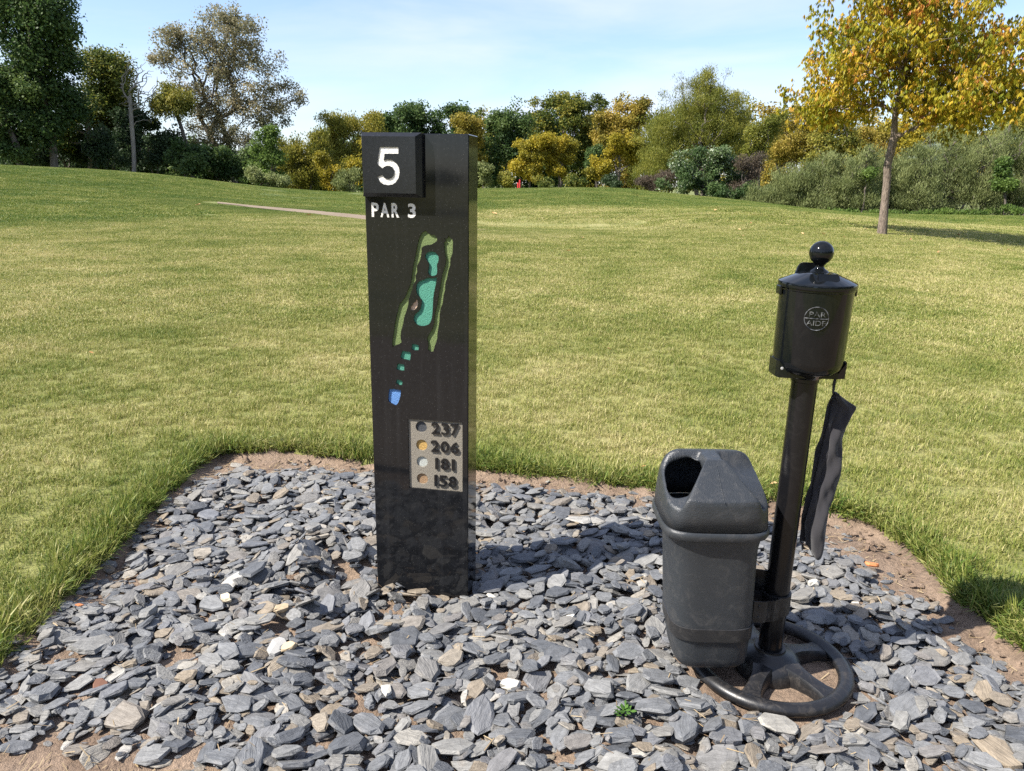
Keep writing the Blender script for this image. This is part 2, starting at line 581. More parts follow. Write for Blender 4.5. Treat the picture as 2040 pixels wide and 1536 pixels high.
RIDGE_D = 46.0
_px = [(-500, 318), (0, 329), (100, 334), (200, 339), (270, 344), (350, 351), (450, 363), (550, 375), (640, 382), (720, 386), (800, 385), (880, 380), (950, 376), (1050, 374), (1150, 373),
       (1230, 375), (1350, 388), (1450, 398), (1600, 415), (1700, 424), (1800, 428), (2040, 432), (2600, 438)]
_az, _zr = [], []
for _x, _y in _px:
    d = ray(_x, _y)
    _az.append(math.atan2(d.x, d.y)); _zr.append(CAM_H + RIDGE_D * d.z / math.hypot(d.x, d.y))
_az, _zr = np.array(_az), np.array(_zr)


def sstep(t):
    t = np.clip(t, 0, 1)
    return t * t * (3 - 2 * t)


def ground(x, y):
    """height of the turf"""
    x = np.asarray(x, dtype=float); y = np.asarray(y, dtype=float)
    r = np.hypot(x, y); az = np.arctan2(x, y)
    zr = np.interp(az, _az, _zr)
    k = sstep((1.5 - np.abs(az)) / 0.7)
    zr = zr * k + 0.3 * (1 - k)
    lip = 15.8 + 7.4 * sstep((az - 0.06) / 0.26)
    near = 0.045 + 0.0375 * (lip - 3.9) - 0.0375 * 0.9 * np.log1p(np.exp(np.clip((lip - np.maximum(y, 0)) / 0.9, -30, 30)))
    near = np.maximum(near, 0.045)
    lr = np.minimum(lip / np.maximum(np.cos(np.clip(az, -1.2, 1.2)), 0.4), 32)
    z = near + (zr - near) * sstep((r - lr) / (RIDGE_D - lr))
    z = z - 2.2 * sstep((r - RIDGE_D) / 30.0) * k
    z = z + 0.04 * np.sin(x * 0.31 + 1.0) * np.sin(y * 0.23) * sstep((r - 6) / 12)
    # right of the autumn tree the ground falls away
    z = z - 0.062 * np.clip(x - 7.7, 0, 7) * sstep((y - 8.0) / 6.0) * sstep((34.0 - y) / 10.0)
    # the turf dips behind the lip, where the far path runs
    z = z - 0.13 * np.exp(-((r - 19.6) / 2.2) ** 2) * sstep((az + 0.16) / 0.14) * sstep((0.27 - az) / 0.15)
    return z


def axis(segs):
    out = []
    for a, b_, s in segs:
        k = max(1, int(round((b_ - a) / s)))
        out += [a + (b_ - a) * i / k for i in range(k)]
    out.append(segs[-1][1])
    return np.array(out)


xs = axis([(-400, -120, 40), (-120, -40, 8), (-40, -8, 1.6), (-8, -2.2, 0.35), (-2.2, 2.4, 0.05), (2.4, 8, 0.35), (8, 40, 1.6), (40, 120, 8), (120, 400, 40)])
ys = axis([(-250, -60, 30), (-60, -12, 6), (-12, -1.9, 0.8), (-1.9, 1.3, 0.2), (1.3, 4.3, 0.05), (4.3, 10, 0.35), (10, 56, 1.2), (56, 130, 6), (130, 600, 60)])
GX, GY = np.meshgrid(xs, ys)
GZ = ground(GX, GY)
wob = 0.025 * np.sin(GX * 19.0 + 2 * np.sin(GY * 11)) + 0.02 * np.sin(GY * 23.0 + GX * 7)
d_, _, _ = edge_dist(BED, GX, GY)
ins = inside(BED, GX, GY)
sd = np.where(ins, -d_, d_) + wob * 0.8
hollow = (sd < 0) | ((GY > PATH_Y0) & (GY < PATH_Y1) & (np.abs(GX) < PATH_X))
GZ = np.where(hollow, -0.10, GZ - 0.02 * np.exp(-np.abs(sd) * 14))
ny, nx = GX.shape
ii = np.arange(ny * nx).reshape(ny, nx)
quads = np.stack([ii[:-1, :-1], ii[:-1, 1:], ii[1:, 1:], ii[1:, :-1]], -1).reshape(-1, 4)
me = np_mesh("lawn", np.stack([GX, GY, GZ], -1).reshape(-1, 3), quads, smooth=True)
tag(link("lawn", me, MAT["lawn"]), "mown lawn, yellowed in patches, rising to low ridges", kind="structure")


def vnoise(x, y, seed, scale):
    """smooth value noise"""
    g = np.random.default_rng(seed).random((64, 64))
    u, v_ = x * scale, y * scale
    i, j = np.floor(u).astype(int), np.floor(v_).astype(int)
    fu, fv = u - i, v_ - j
    fu, fv = fu * fu * (3 - 2 * fu), fv * fv * (3 - 2 * fv)
    a = g[i % 64, j % 64]; b_ = g[(i + 1) % 64, j % 64]; c_ = g[i % 64, (j + 1) % 64]; d__ = g[(i + 1) % 64, (j + 1) % 64]
    return (a * (1 - fu) + b_ * fu) * (1 - fv) + (c_ * (1 - fu) + d__ * fu) * fv - 0.5


def soil_z(x, y):
    z = -0.012 + 0.05 * vnoise(x, y, 3, 2.3) + 0.022 * vnoise(x, y, 4, 9.0) + 0.012 * vnoise(x, y, 5, 27.0)
    # hollow scraped out left of the post, low heap behind it
    z = z - 0.085 * np.exp(-(((x + 0.64) / 0.15) ** 2 + ((y - 2.58) / 0.13) ** 2))
    z = z + 0.045 * np.exp(-(((x + 0.80) / 0.45) ** 2 + ((y - 2.98) / 0.28) ** 2))
    # soil pressed flat round the foot of the stand
    k = np.exp(-(np.hypot(x - 0.848, y - 2.107) / 0.30) ** 6)
    z = z * (1 - k) + k * (-0.004 + 0.006 * vnoise(x, y, 6, 22))
    return z


sx_ = np.arange(-1.80, 2.08, 0.02); sy_ = np.arange(1.30, 4.06, 0.02)
SX, SY = np.meshgrid(sx_, sy_)
SZ = soil_z(SX, SY)
d_, _, _ = edge_dist(BED, SX, SY)
ins = inside(BED, SX, SY)
sdist = np.where(ins, -d_, d_)
SZ = SZ + 0.03 * sstep((sdist + 0.10) / 0.10) * (SY > 1.6)
ii = np.arange(SX.size).reshape(SX.shape)
quads = np.stack([ii[:-1, :-1], ii[:-1, 1:], ii[1:, 1:], ii[1:, :-1]], -1).reshape(-1, 4)
keep = (sdist < 0.06)
keep = (keep[:-1, :-1] & keep[1:, 1:]).ravel()
me = np_mesh("slate_bed", np.stack([SX, SY, SZ], -1).reshape(-1, 3), quads[keep], smooth=True)
bed = tag(link("slate_bed", me, MAT["soil"]), "planting bed of bare soil covered in grey slate chippings", kind="structure")

# near path where the photographer stands (the polished post mirrors it), far path across the fairway
bm = bmesh.new()
px_ = np.linspace(-PATH_X, PATH_X, 60)
row0 = [bm.verts.new((x, PATH_Y0 + 0.02 * math.sin(x * 1.3), 0.004)) for x in px_]
row1 = [bm.verts.new((x, PATH_Y1 + 0.05 + 0.03 * math.sin(x * 2.1) - (0 if abs(x) < 2 else 0.02), 0.004)) for x in px_]
for i in range(59): bm.faces.new((row0[i], row0[i + 1], row1[i + 1], row1[i]))
tag(link("near_path", bm_mesh("near_path", bm), MAT["path"]), "gritty tan cart path in front of the slate bed", kind="structure")


def on_ground(px, py):
    """where the sight line meets the turf"""
    d = ray(px, py); o = Vector((0, 0, CAM_H))
    t0, s = 1.0, 0.05
    d = d / d.y
    t = t0
    while t < 140:
        p = o + d * t
        if p.z < float(ground(p.x, p.y)): return p
        t += s
    return o + d * 46


FAR_PATH = [((433, 403.5), (433, 405.5)), ((470, 406.5), (470, 409.5)), ((500, 409.5), (500, 413.5)), ((570, 415.5), (570, 421)), ((640, 421.5), (640, 428.5)), ((724, 429.6), (724, 439)),
            ((800, 438), (800, 447)), ((880, 448), (880, 455)), ((951, 455.6), (951, 461.5)), ((985, 457.6), (985, 461.5)), ((1004, 459.0), (1004, 461.5))]
bm = bmesh.new(); prev = None
FAR_LINE = []
for hi_, lo_ in FAR_PATH:
    a, b_ = on_ground(*hi_), on_ground(*lo_)
    if (a - b_).length < 0.8: a = b_ + (a - b_).normalized() * 0.8 if (a - b_).length > 0.01 else b_ + Vector((0.3, 0.8, 0))
    if (a - b_).length > 2.0: b_ = a + (b_ - a).normalized() * 1.9
    FAR_LINE.append((a + b_) / 2)
    row = []
    for k in range(5):
        q = b_.lerp(a, k / 4)
        row.append(bm.verts.new((q.x, q.y, float(ground(q.x, q.y)) + 0.012)))
    if prev:
        for k in range(4): bm.faces.new((prev[k], row[k], row[k + 1], prev[k + 1]))
    prev = row
tag(link("far_path", bm_mesh("far_path", bm), MAT["path"]), "narrow tan cart path crossing the lawn behind the stone post", kind="structure")

# ------------------------------------------------------------------ stone post with the course map
POST_LOC = Vector((-0.49494, 2.54819, 0.0)); POST_YAW = -0.17263
PW, PH, PT = 0.3508, 1.6382, 0.1264
post = empty("tee_sign", POST_LOC, POST_YAW)
tag(post, "tall polished black stone post with hole number and course map", "tee sign")


def plate(outer, holes, y, depth, floor_gap=True):
    """a face in the plane y (looking to -y) with holes; each hole gets walls that run back by depth"""
    verts, edges, loops = [], [], []
    for loop in [outer] + holes:
        s = len(verts); k = len(loop)
        verts += [Vector(p) for p in loop]
        edges += [(s + i, s + (i + 1) % k) for i in range(k)]
        loops.append(list(range(s, s + k)))
    V2, E2, F2, ov, oe, of = mgeo.delaunay_2d_cdt(verts, edges, [], 1, 1e-6)
    me_v = [(v_.x, y, v_.y) for v_ in V2]
    faces = []
    for f in F2:
        c = sum((V2[i] for i in f), Vector((0, 0))) / len(f)
        if any(bool(inside(h, c.x, c.y)) for h in holes): continue
        faces.append(list(f))
    for h in holes:
        s = len(me_v); k = len(h)
        me_v += [(p[0], y, p[1]) for p in h] + [(p[0], y + depth, p[1]) for p in h]
        for i in range(k):
            j = (i + 1) % k
            faces.append([s + i, s + j, s + k + j, s + k + i])
    return me_v, faces


def floor_mesh(name, loop, y, jitter=0.0):
    """the flat bottom of a recess"""
    V2, E2, F2, *_ = mgeo.delaunay_2d_cdt([Vector(p) for p in loop], [(i, (i + 1) % len(loop)) for i in range(len(loop))], [], 1, 1e-6)
    me = bpy.data.meshes.new(name)
    fs = []
    for f in F2:
        c = sum((V2[i] for i in f), Vector((0, 0))) / len(f)
        if bool(inside(loop, c.x, c.y)): fs.append(list(f))
    me.from_pydata([(v_.x, y, v_.y) for v_ in V2], [], fs)
    for p in me.polygons:
        if p.normal.y > 0: p.flip()
    me.update()
    return me


def smooth_loop(pts, n_sub=3):
    """closed Catmull-Rom curve through the points"""
    out = []; k = len(pts)
    for i in range(k):
        p0, p1, p2, p3 = (np.array(pts[(i + j - 1) % k]) for j in range(4))
        for s in range(n_sub):
            t = s / n_sub
            q = 0.5 * ((2 * p1) + (p2 - p0) * t + (2 * p0 - 5 * p1 + 4 * p2 - p3) * t * t + (3 * p1 - p0 - 3 * p2 + p3) * t ** 3)
            out.append((float(q[0]), float(q[1])))
    return out


L1 = [(0.206, 1.337), (0.214, 1.328), (0.227, 1.323), (0.236, 1.323), (0.244, 1.314), (0.245, 1.305), (0.236, 1.298), (0.223, 1.291), (0.209, 1.289), (0.199, 1.286), (0.191, 1.28), (0.191, 1.266), (0.187, 1.244), (0.181, 1.231), (0.174, 1.22), (0.175, 1.2), (0.169, 1.187), (0.17, 1.172), (0.16, 1.156), (0.158, 1.143), (0.15, 1.123), (0.143, 1.107), (0.142, 1.089), (0.135, 1.067), (0.126, 1.044), (0.122, 1.021), (0.114, 0.994), (0.112, 0.975), (0.115, 0.957), (0.107, 0.951), (0.094, 0.946), (0.083, 0.939), (0.081, 0.951), (0.083, 0.969), (0.088, 0.992), (0.092, 1.02), (0.098, 1.047), (0.11, 1.088), (0.129, 1.111), (0.139, 1.133), (0.151, 1.16), (0.157, 1.196), (0.162, 1.226), (0.169, 1.252), (0.176, 1.286), (0.183, 1.312), (0.192, 1.328)]
L2 = [(0.284, 1.323), (0.289, 1.315), (0.296, 1.311), (0.298, 1.301), (0.296, 1.265), (0.289, 1.248), (0.288, 1.226), (0.282, 1.209), (0.277, 1.183), (0.271, 1.165), (0.27, 1.143), (0.265, 1.126), (0.262, 1.099), (0.254, 1.081), (0.251, 1.059), (0.25, 1.037), (0.246, 1.014), (0.243, 0.996), (0.242, 0.978), (0.236, 0.959), (0.232, 0.948), (0.228, 0.932), (0.217, 0.93), (0.208, 0.937), (0.21, 0.949), (0.209, 0.963), (0.205, 0.974), (0.212, 0.99), (0.224, 1.008), (0.231, 1.031), (0.233, 1.054), (0.236, 1.071), (0.243, 1.094), (0.247, 1.121), (0.252, 1.147), (0.257, 1.178), (0.264, 1.204), (0.271, 1.226), (0.274, 1.247), (0.268, 1.277), (0.267, 1.298), (0.274, 1.306), (0.268, 1.314), (0.278, 1.312)]
GR = [(0.222, 1.269), (0.236, 1.267), (0.245, 1.26), (0.249, 1.248), (0.247, 1.235), (0.243, 1.225), (0.244, 1.207), (0.242, 1.195), (0.235, 1.19), (0.224, 1.189), (0.215, 1.194), (0.212, 1.202), (0.215, 1.219), (0.215, 1.23), (0.206, 1.243), (0.203, 1.254), (0.209, 1.264)]
FA = [(0.213, 1.183), (0.228, 1.181), (0.242, 1.185), (0.239, 1.164), (0.233, 1.137), (0.229, 1.111), (0.227, 1.075), (0.224, 1.049), (0.217, 1.03), (0.206, 1.022), (0.19, 1.018), (0.173, 1.021), (0.162, 1.032), (0.16, 1.043), (0.165, 1.057), (0.179, 1.069), (0.186, 1.087), (0.188, 1.105), (0.18, 1.118), (0.173, 1.126), (0.17, 1.144), (0.173, 1.159), (0.183, 1.17), (0.199, 1.176)]
BU = [(0.168, 1.108), (0.174, 1.106), (0.176, 1.095), (0.172, 1.082), (0.165, 1.074), (0.154, 1.069), (0.148, 1.075), (0.151, 1.083), (0.156, 1.087), (0.158, 1.095), (0.165, 1.098)]
T1 = [(0.153, 0.955), (0.173, 0.952), (0.177, 0.949), (0.175, 0.933), (0.156, 0.932), (0.15, 0.936)]
T2 = [(0.117, 0.928), (0.145, 0.925), (0.148, 0.92), (0.144, 0.895), (0.114, 0.9), (0.11, 0.906)]
T3 = [(0.099, 0.882), (0.122, 0.88), (0.124, 0.877), (0.122, 0.857), (0.098, 0.859), (0.094, 0.863)]
T4 = [(0.095, 0.825), (0.111, 0.822), (0.116, 0.818), (0.113, 0.805), (0.101, 0.805), (0.091, 0.811)]
BL = [(0.07, 0.789), (0.087, 0.789), (0.106, 0.787), (0.109, 0.78), (0.102, 0.749), (0.091, 0.731), (0.083, 0.732), (0.064, 0.741), (0.062, 0.753), (0.065, 0.782)]
FIVE = [(0.0677, 1.5947), (0.1301, 1.5953), (0.1296, 1.5751), (0.0838, 1.5746), (0.0804, 1.5535), (0.0864, 1.5558), (0.0952, 1.5572), (0.109, 1.5551), (0.1227, 1.5457), (0.131, 1.5315), (0.1324, 1.5171), (0.1286, 1.5009), (0.1195, 1.4879), (0.1071, 1.4805), (0.093, 1.4783), (0.079, 1.48), (0.0669, 1.487), (0.0602, 1.4966), (0.0576, 1.503), (0.0746, 1.5097), (0.0797, 1.5017), (0.0866, 1.498), (0.0953, 1.4972), (0.1048, 1.5005), (0.1113, 1.5077), (0.114, 1.5168), (0.1128, 1.527), (0.1078, 1.5343), (0.0981, 1.5381), (0.0894, 1.5379), (0.0813, 1.5346), (0.0752, 1.5297), (0.0578, 1.5433)]
PANEL = [(0.1320, 0.4225), (0.3300, 0.4225), (0.3300, 0.6840), (0.1320, 0.6840)]
GRs, FAs = smooth_loop(GR), smooth_loop(FA)
REC = 0.006
inlays = [("tree_line_inlay", L1, "map_green", "long green tree line on the left of the carved hole"), ("tree_line_inlay", L2, "map_green", "narrow green tree line on the right of the carved hole"),
          ("putting_green_inlay", GRs, "map_teal", None), ("fairway_inlay", FAs, "map_teal", None), ("bunker_inlay", smooth_loop(BU, 2), "map_sand", None),
          ("tee_inlay", T1, "map_teal", None), ("tee_inlay", T2, "map_teal", None), ("tee_inlay", T3, "map_teal", None), ("tee_inlay", T4, "map_teal", None),
          ("water_inlay", smooth_loop(BL, 2), "map_blue", "blue square inlay")]

CH = 0.0025
outer = [(CH, 0.0), (PW - CH, 0.0), (PW - CH, PH - CH), (CH, PH - CH)]
fv, ff = plate(outer, [i[1] for i in inlays] + [PANEL], 0.0, REC)
s = len(fv)
fv += [(CH, 0, 0), (PW - CH, 0, 0), (PW - CH, 0, PH - CH), (CH, 0, PH - CH),
       (0, CH, 0), (PW, CH, 0), (PW, CH, PH - CH), (0, CH, PH - CH), (CH, CH, PH), (PW - CH, CH, PH),
       (0, PT, 0), (PW, PT, 0), (PW, PT, PH - CH), (0, PT, PH - CH), (CH, PT, PH), (PW - CH, PT, PH)]
for f in ((1, 5, 6, 2), (4, 0, 3, 7), (3, 2, 9, 8), (5, 11, 12, 6), (10, 4, 7, 13), (8, 9, 15, 14), (6, 12, 15, 9), (13, 7, 8, 14), (11, 10, 13, 12), (12, 13, 14, 15)):
    ff.append([s + i for i in f])
ff.append([s + 2, s + 6, s + 9]); ff.append([s + 7, s + 3, s + 8])
me = bpy.data.meshes.new("post"); me.from_pydata(fv, [], ff)
bm = bmesh.new(); bm.from_mesh(me)
bmesh.ops.remove_doubles(bm, verts=bm.verts, dist=1e-5)
bmesh.ops.recalc_face_normals(bm, faces=bm.faces)
bm.to_mesh(me); bm.free()
link("post", me, MAT["granite"], post)
for nm, loop, mt, lab in inlays:
    o = link(nm, floor_mesh(nm, loop, REC - 0.0005), MAT[mt], post)
    if lab: o["label"] = lab

# square number block, bevelled all round, standing proud of the face
B0u, B1u, B0z, B1z, BP_, BV = 0.0022, 0.2028, 1.4408, 1.6400, 0.034, 0.0115
bi = [(B0u + 0.0075, B0z + 0.0125), (B1u - 0.0175, B0z + 0.0125), (B1u - 0.0175, B1z - 0.0125), (B0u + 0.0075, B1z - 0.0125)]
bo = [(B0u, B0z), (B1u, B0z), (B1u, B1z), (B0u, B1z)]
fv, ff = plate(bi, [FIVE], -BP_, 0.003)
s = len(fv)
fv += [(u_, -BP_, z_) for u_, z_ in bi] + [(u_, -BP_ + 0.015, z_) for u_, z_ in bo] + [(u_, -0.0005, z_) for u_, z_ in bo]
for i in range(4):
    j = (i + 1) % 4
    ff.append([s + i, s + j, s + 4 + j, s + 4 + i]); ff.append([s + 4 + i, s + 4 + j, s + 8 + j, s + 8 + i])
me = bpy.data.meshes.new("number_block"); me.from_pydata(fv, [], ff)
bm = bmesh.new(); bm.from_mesh(me)
bmesh.ops.remove_doubles(bm, verts=bm.verts, dist=1e-5); bmesh.ops.recalc_face_normals(bm, faces=bm.faces)
bm.to_mesh(me); bm.free()
blk = link("number_block", me, MAT["granite_honed"], post)
link("numeral", floor_mesh("numeral", FIVE, -BP_ + 0.0026), MAT["white_paint"], blk)

# PAR 3 lettering under the block, one piece per character
for ch, u0, u1 in (("P", 0.0225, 0.0475), ("A", 0.0530, 0.0830), ("R", 0.0910, 0.1170), ("3", 0.1470, 0.1735)):
    link("letter", fit_text(ch, u0, 1.3755, u1, 1.4215, 0.0012, -0.0008, 0.03), MAT["white_paint"], post)

# yardage panel: blasted floor with coloured dots and raised figures
dots = [("dot_black", 0.1790, 0.6555), ("dot_gold", 0.1800, 0.5875), ("dot_silver", 0.1805, 0.5245), ("dot_copper", 0.1805, 0.4595)]
circ = [[(u_ + 0.0205 * math.cos(a_), z_ + 0.0205 * math.sin(a_)) for a_ in np.linspace(0, 2 * math.pi, 28, endpoint=False)] for _, u_, z_ in dots]
pi_ = [(PANEL[0][0] + 0.0004, PANEL[0][1] + 0.0004), (PANEL[1][0] - 0.0004, PANEL[1][1] + 0.0004), (PANEL[2][0] - 0.0004, PANEL[2][1] - 0.0004), (PANEL[3][0] + 0.0004, PANEL[3][1] - 0.0004)]
fv, ff = plate(pi_, circ, REC - 0.0007, 0.006)
me = bpy.data.meshes.new("yardage_panel"); me.from_pydata(fv, [], ff); me.update()
panel = link("yardage_panel", me, MAT["tan_stone"], post)
for (mt, _, _), loop, lab in zip(dots, circ, ("dark dot beside 237", "gold dot beside 206", "silver dot beside 181", "copper dot beside 158")):
    o = link("dot", floor_mesh("dot", loop, REC + 0.0045), MAT[mt], panel); o["label"] = lab
for z0, z1, chars in ((0.6345, 0.6765, (("2", 508, 567), ("3", 580, 637), ("7", 648, 706))), (0.5680, 0.6100, (("2", 502, 562), ("0", 575, 634), ("6", 648, 708))),
                      (0.5030, 0.5450, (("1", 534, 553), ("8", 574, 634), ("1", 656, 676))), (0.4380, 0.4800, (("1", 526, 546), ("5", 560, 620), ("8", 632, 690)))):
    for ch, a_, b_ in chars:
        u0, u1 = 0.2171 + (a_ - 508) * 0.000495, 0.2171 + (b_ - 508) * 0.000495
        dz = -(u0 - 0.2171) * 0.018
        link("yardage_figure", fit_text(ch, u0, z0 + dz, u1, z1 + dz, 0.0056, -0.0001, 0.010), MAT["granite"], panel)

# ------------------------------------------------------------------ ball washer on its stand
WX, WY = 0.839, 2.107
washer = empty("ball_washer", (WX, WY, 0))
washer.rotation_euler = (0, R(0.4), 0)
tag(washer, "glossy black ball washer with round knob on a tall pole and round foot", "ball washer")
# foot: ring, hub and five arched spokes in one moulding
bm = bmesh.new()
RO = 0.232
ring = [(RO * math.cos(a_), RO * math.sin(a_), 0.022) for a_ in np.linspace(0, 2 * math.pi, 56, endpoint=False)]
tube(bm, ring, 0.024, 12, True, 0.85)
lathe(bm, [(0.105, -0.002), (0.103, 0.022), (0.092, 0.045), (0.072, 0.062), (0.050, 0.070), (0.047, 0.074), (0.047, 0.080), (0.0375, 0.080), (0.0375, 0.06)], 44)
for k in range(5):
    a0 = R(-122 + 72 * k)
    d = Vector((math.cos(a0), math.sin(a0), 0)); sd_ = Vector((-d.y, d.x, 0))
    st = [(0.050, 0.058, 0.052), (0.085, 0.058, 0.036), (0.115, 0.051, 0.027), (0.150, 0.043, 0.025), (0.185, 0.036, 0.029), (0.212, 0.032, 0.040), (0.232, 0.030, 0.054)]
    rings = []
    for r_, zt_, hw in st:
        c = d * r_
        prof = [(-hw, -0.002), (-hw, zt_ * 0.62), (-hw * 0.78, zt_ * 0.90), (0, zt_ * 0.985), (hw * 0.78, zt_ * 0.90), (hw, zt_ * 0.62), (hw, -0.002)]
        rings.append([bm.verts.new(c + sd_ * w_ + Vector((0, 0, z_))) for w_, z_ in prof])
    for a, b_ in zip(rings, rings[1:]):
        for i in range(6): bm.faces.new((a[i], a[i + 1], b_[i + 1], b_[i]))
me = bm_mesh("foot", bm, 40)
foot = link("foot", me, MAT["base_plastic"], washer)
bm = bmesh.new()
lathe(bm, [(0.0, 0.05), (0.0365, 0.05), (0.0365, 0.955), (0.0395, 0.957), (0.0395, 0.972), (0.0372, 0.975), (0.0372, 1.0)], 36)
link("pole", bm_mesh("pole", bm, 35), MAT["pole_black"], washer)
bm = bmesh.new()
lathe(bm, [(0.0, 0.968), (0.045, 0.968), (0.060, 0.982), (0.082, 0.990), (0.093, 1.003), (0.0965, 1.022), (0.0990, 1.220), (0.1010, 1.222), (0.1010, 1.232), (0.0, 1.232)], 64)
tub = link("canister", bm_mesh("canister", bm, 32), MAT["gloss_black"], washer)
# flat mounting plate with ears under the canister
bm = bmesh.new()
pl = [(-0.098, -0.028), (-0.094, -0.044), (-0.072, -0.050), (0.072, -0.050), (0.094, -0.044), (0.098, -0.028), (0.098, 0.028), (0.07, 0.05), (-0.07, 0.05), (-0.098, 0.028)]
lo_ = [bm.verts.new((x, y, 0.975)) for x, y in pl]; up_ = [bm.verts.new((x * 1.01, y, 0.992 if abs(x) < 0.08 else 1.022)) for x, y in pl]
bm.faces.new(list(reversed(lo_))); bm.faces.new(up_)
for i in range(len(pl)):
    j = (i + 1) % len(pl); bm.faces.new((lo_[i], lo_[j], up_[j], up_[i]))
mp = link("mounting_plate", bm_mesh("mounting_plate", bm), MAT["gloss_black"], washer)
bm = bmesh.new()
lathe(bm, [(0.0, 0.0), (0.004, 0.0), (0.0045, 0.002), (0.0, 0.0035)], 12)
bmesh.ops.rotate(bm, verts=bm.verts, cent=(0, 0, 0), matrix=Matrix.Rotation(R(90), 3, "X"))
bmesh.ops.translate(bm, verts=bm.verts, vec=(-0.087, -0.045, 1.002))
link("screw", bm_mesh("screw", bm, 60), MAT["steel"], mp)
# lid: shallow cone with a raised square boss in front and a tab behind
bm = bmesh.new()
lathe(bm, [(0.0985, 1.226), (0.1045, 1.228), (0.1060, 1.236), (0.1040, 1.2425), (0.097, 1.2455), (0.050, 1.2655), (0.038, 1.2685), (0.0, 1.2685)], 64)
lid = link("lid", bm_mesh("lid", bm, 30), MAT["gloss_black"], washer)
bm = bmesh.new()
vs = box(bm, -0.032, 0.032, -0.082, 0.01, 1.240, 1.2700)
for v_ in vs:
    if v_.co.z > 1.26 and v_.co.y < -0.05: v_.co.x *= 0.95; v_.co.y += 0.016; v_.co.z += 0.0
bmesh.ops.bevel(bm, geom=bm.edges[:], offset=0.0035, segments=2, affect="EDGES")
link("boss", bm_mesh("boss", bm, 50), MAT["gloss_black"], lid)
bm = bmesh.new()
tab = [(-0.055, 1.250), (-0.045, 1.283), (-0.036, 1.291), (0.014, 1.291), (0.024, 1.283), (0.052, 1.250)]
a = [bm.verts.new((x, 0.030 + (0.006 if z_ > 1.26 else 0), z_)) for x, z_ in tab]; b_ = [bm.verts.new((x, 0.044, z_)) for x, z_ in tab]
bm.faces.new(a); bm.faces.new(list(reversed(b_)))
for i in range(6): bm.faces.new((a[i], b_[i], b_[(i + 1) % 6], a[(i + 1) % 6]))
bmesh.ops.bevel(bm, geom=bm.edges[:], offset=0.003, segments=2, affect="EDGES")
link("hinge_tab", bm_mesh("hinge_tab", bm, 50), MAT["gloss_black"], lid)
for sx1 in (-1, 1):
    bm = bmesh.new()
    vs = box(bm, sx1 * 0.1045 - 0.004, sx1 * 0.1045 + 0.004, -0.016, 0.016, 1.205, 1.230)
    bmesh.ops.bevel(bm, geom=bm.edges[:], offset=0.002, segments=1, affect="EDGES")
    link("lug", bm_mesh("lug", bm), MAT["gloss_black"], lid)
bm = bmesh.new()
KC, KR = 1.3215, 0.0325
prof = [(0.0, 1.266), (0.026, 1.266), (0.0265, 1.270), (0.022, 1.2745), (0.014, 1.279), (0.0115, 1.284), (0.0125, 1.2885)]
for k in range(1, 19):
    t_ = -math.pi / 2 + math.asin(min(1, 0.0125 / KR)) + (math.pi - math.asin(0.0125 / KR)) * k / 18
    prof.append((max(0.0, KR * math.cos(t_)), KC + KR * math.sin(t_)))
prof[-1] = (0.0, KC + KR)
lathe(bm, prof, 40)
link("knob", bm_mesh("knob", bm, 50), MAT["gloss_black"], washer)


def wrap(me, ang0, rad):
    """bend lettering made in the x z plane round the canister"""
    n_ = len(me.vertices); co = np.empty(n_ * 3, dtype=np.float32)
    me.vertices.foreach_get("co", co); co = co.reshape(-1, 3)
    a_ = ang0 + co[:, 0] / rad; r_ = rad - co[:, 1]
    co = np.stack([r_ * np.cos(a_), r_ * np.sin(a_), co[:, 2]], -1)
    me.vertices.foreach_set("co", co.astype(np.float32).ravel()); me.update()
    return me


m, n, l, b = new_mat("worn_raised_enamel")
b.inputs["Roughness"].default_value = 0.22
l.new(mixc(n, l, ramp(n, l, noise(n, l, 90, 4, 0.6, obj_vec(n)), [(0.40, 0.0), (0.7, 1.0)]), (0.012, 0.013, 0.015), (0.16, 0.165, 0.17)), b.inputs["Base Color"])
MAT["worn"] = m
EA = R(-107)          # the emblem looks towards the camera
ER = 0.0980
for body, x0, z0, x1, z1, dp in (("MASTER", -0.022, 1.1985, 0.030, 1.2065, 0.0009), ("PAR", -0.0185, 1.158, 0.0235, 1.1715, 0.0022), ("AIDE", -0.0235, 1.1345, 0.0255, 1.148, 0.0022)):
    me = wrap(fit_text(body, x0, z0, x1, z1, dp + 0.002, -dp, 0.0), EA, ER)
    link("raised_lettering", me, MAT["worn"] if body != "MASTER" else MAT["gloss_black"], tub)
bm = bmesh.new()
cz, cr = 1.1530, 0.0310
pts = []
for a_ in np.linspace(0, 2 * math.pi, 48, endpoint=False):
    x, z_ = 0.001 + cr * math.cos(a_), cz + cr * 1.02 * math.sin(a_)
    q = EA + x / ER
    pts.append(((ER + 0.0006) * math.cos(q), (ER + 0.0006) * math.sin(q), z_))
tube(bm, pts, 0.0014, 6, True)
pts = []
for x in np.linspace(-cr, cr, 16):
    q = EA + (x + 0.001) / ER
    pts.append(((ER + 0.0006) * math.cos(q), (ER + 0.0006) * math.sin(q), cz))
tube(bm, pts, 0.0013, 6)
link("emblem_ring", bm_mesh("emblem_ring", bm, 60), MAT["worn"], tub)
# hook for the towel
bm = bmesh.new()
tube(bm, [(0.088, -0.01, 0.99), (0.092, -0.008, 0.975), (0.097, -0.002, 0.966), (0.099, 0.006, 0.968), (0.098, 0.012, 0.978)], 0.0022, 6)
link("towel_hook", bm_mesh("towel_hook", bm, 60), MAT["pole_black"], washer)

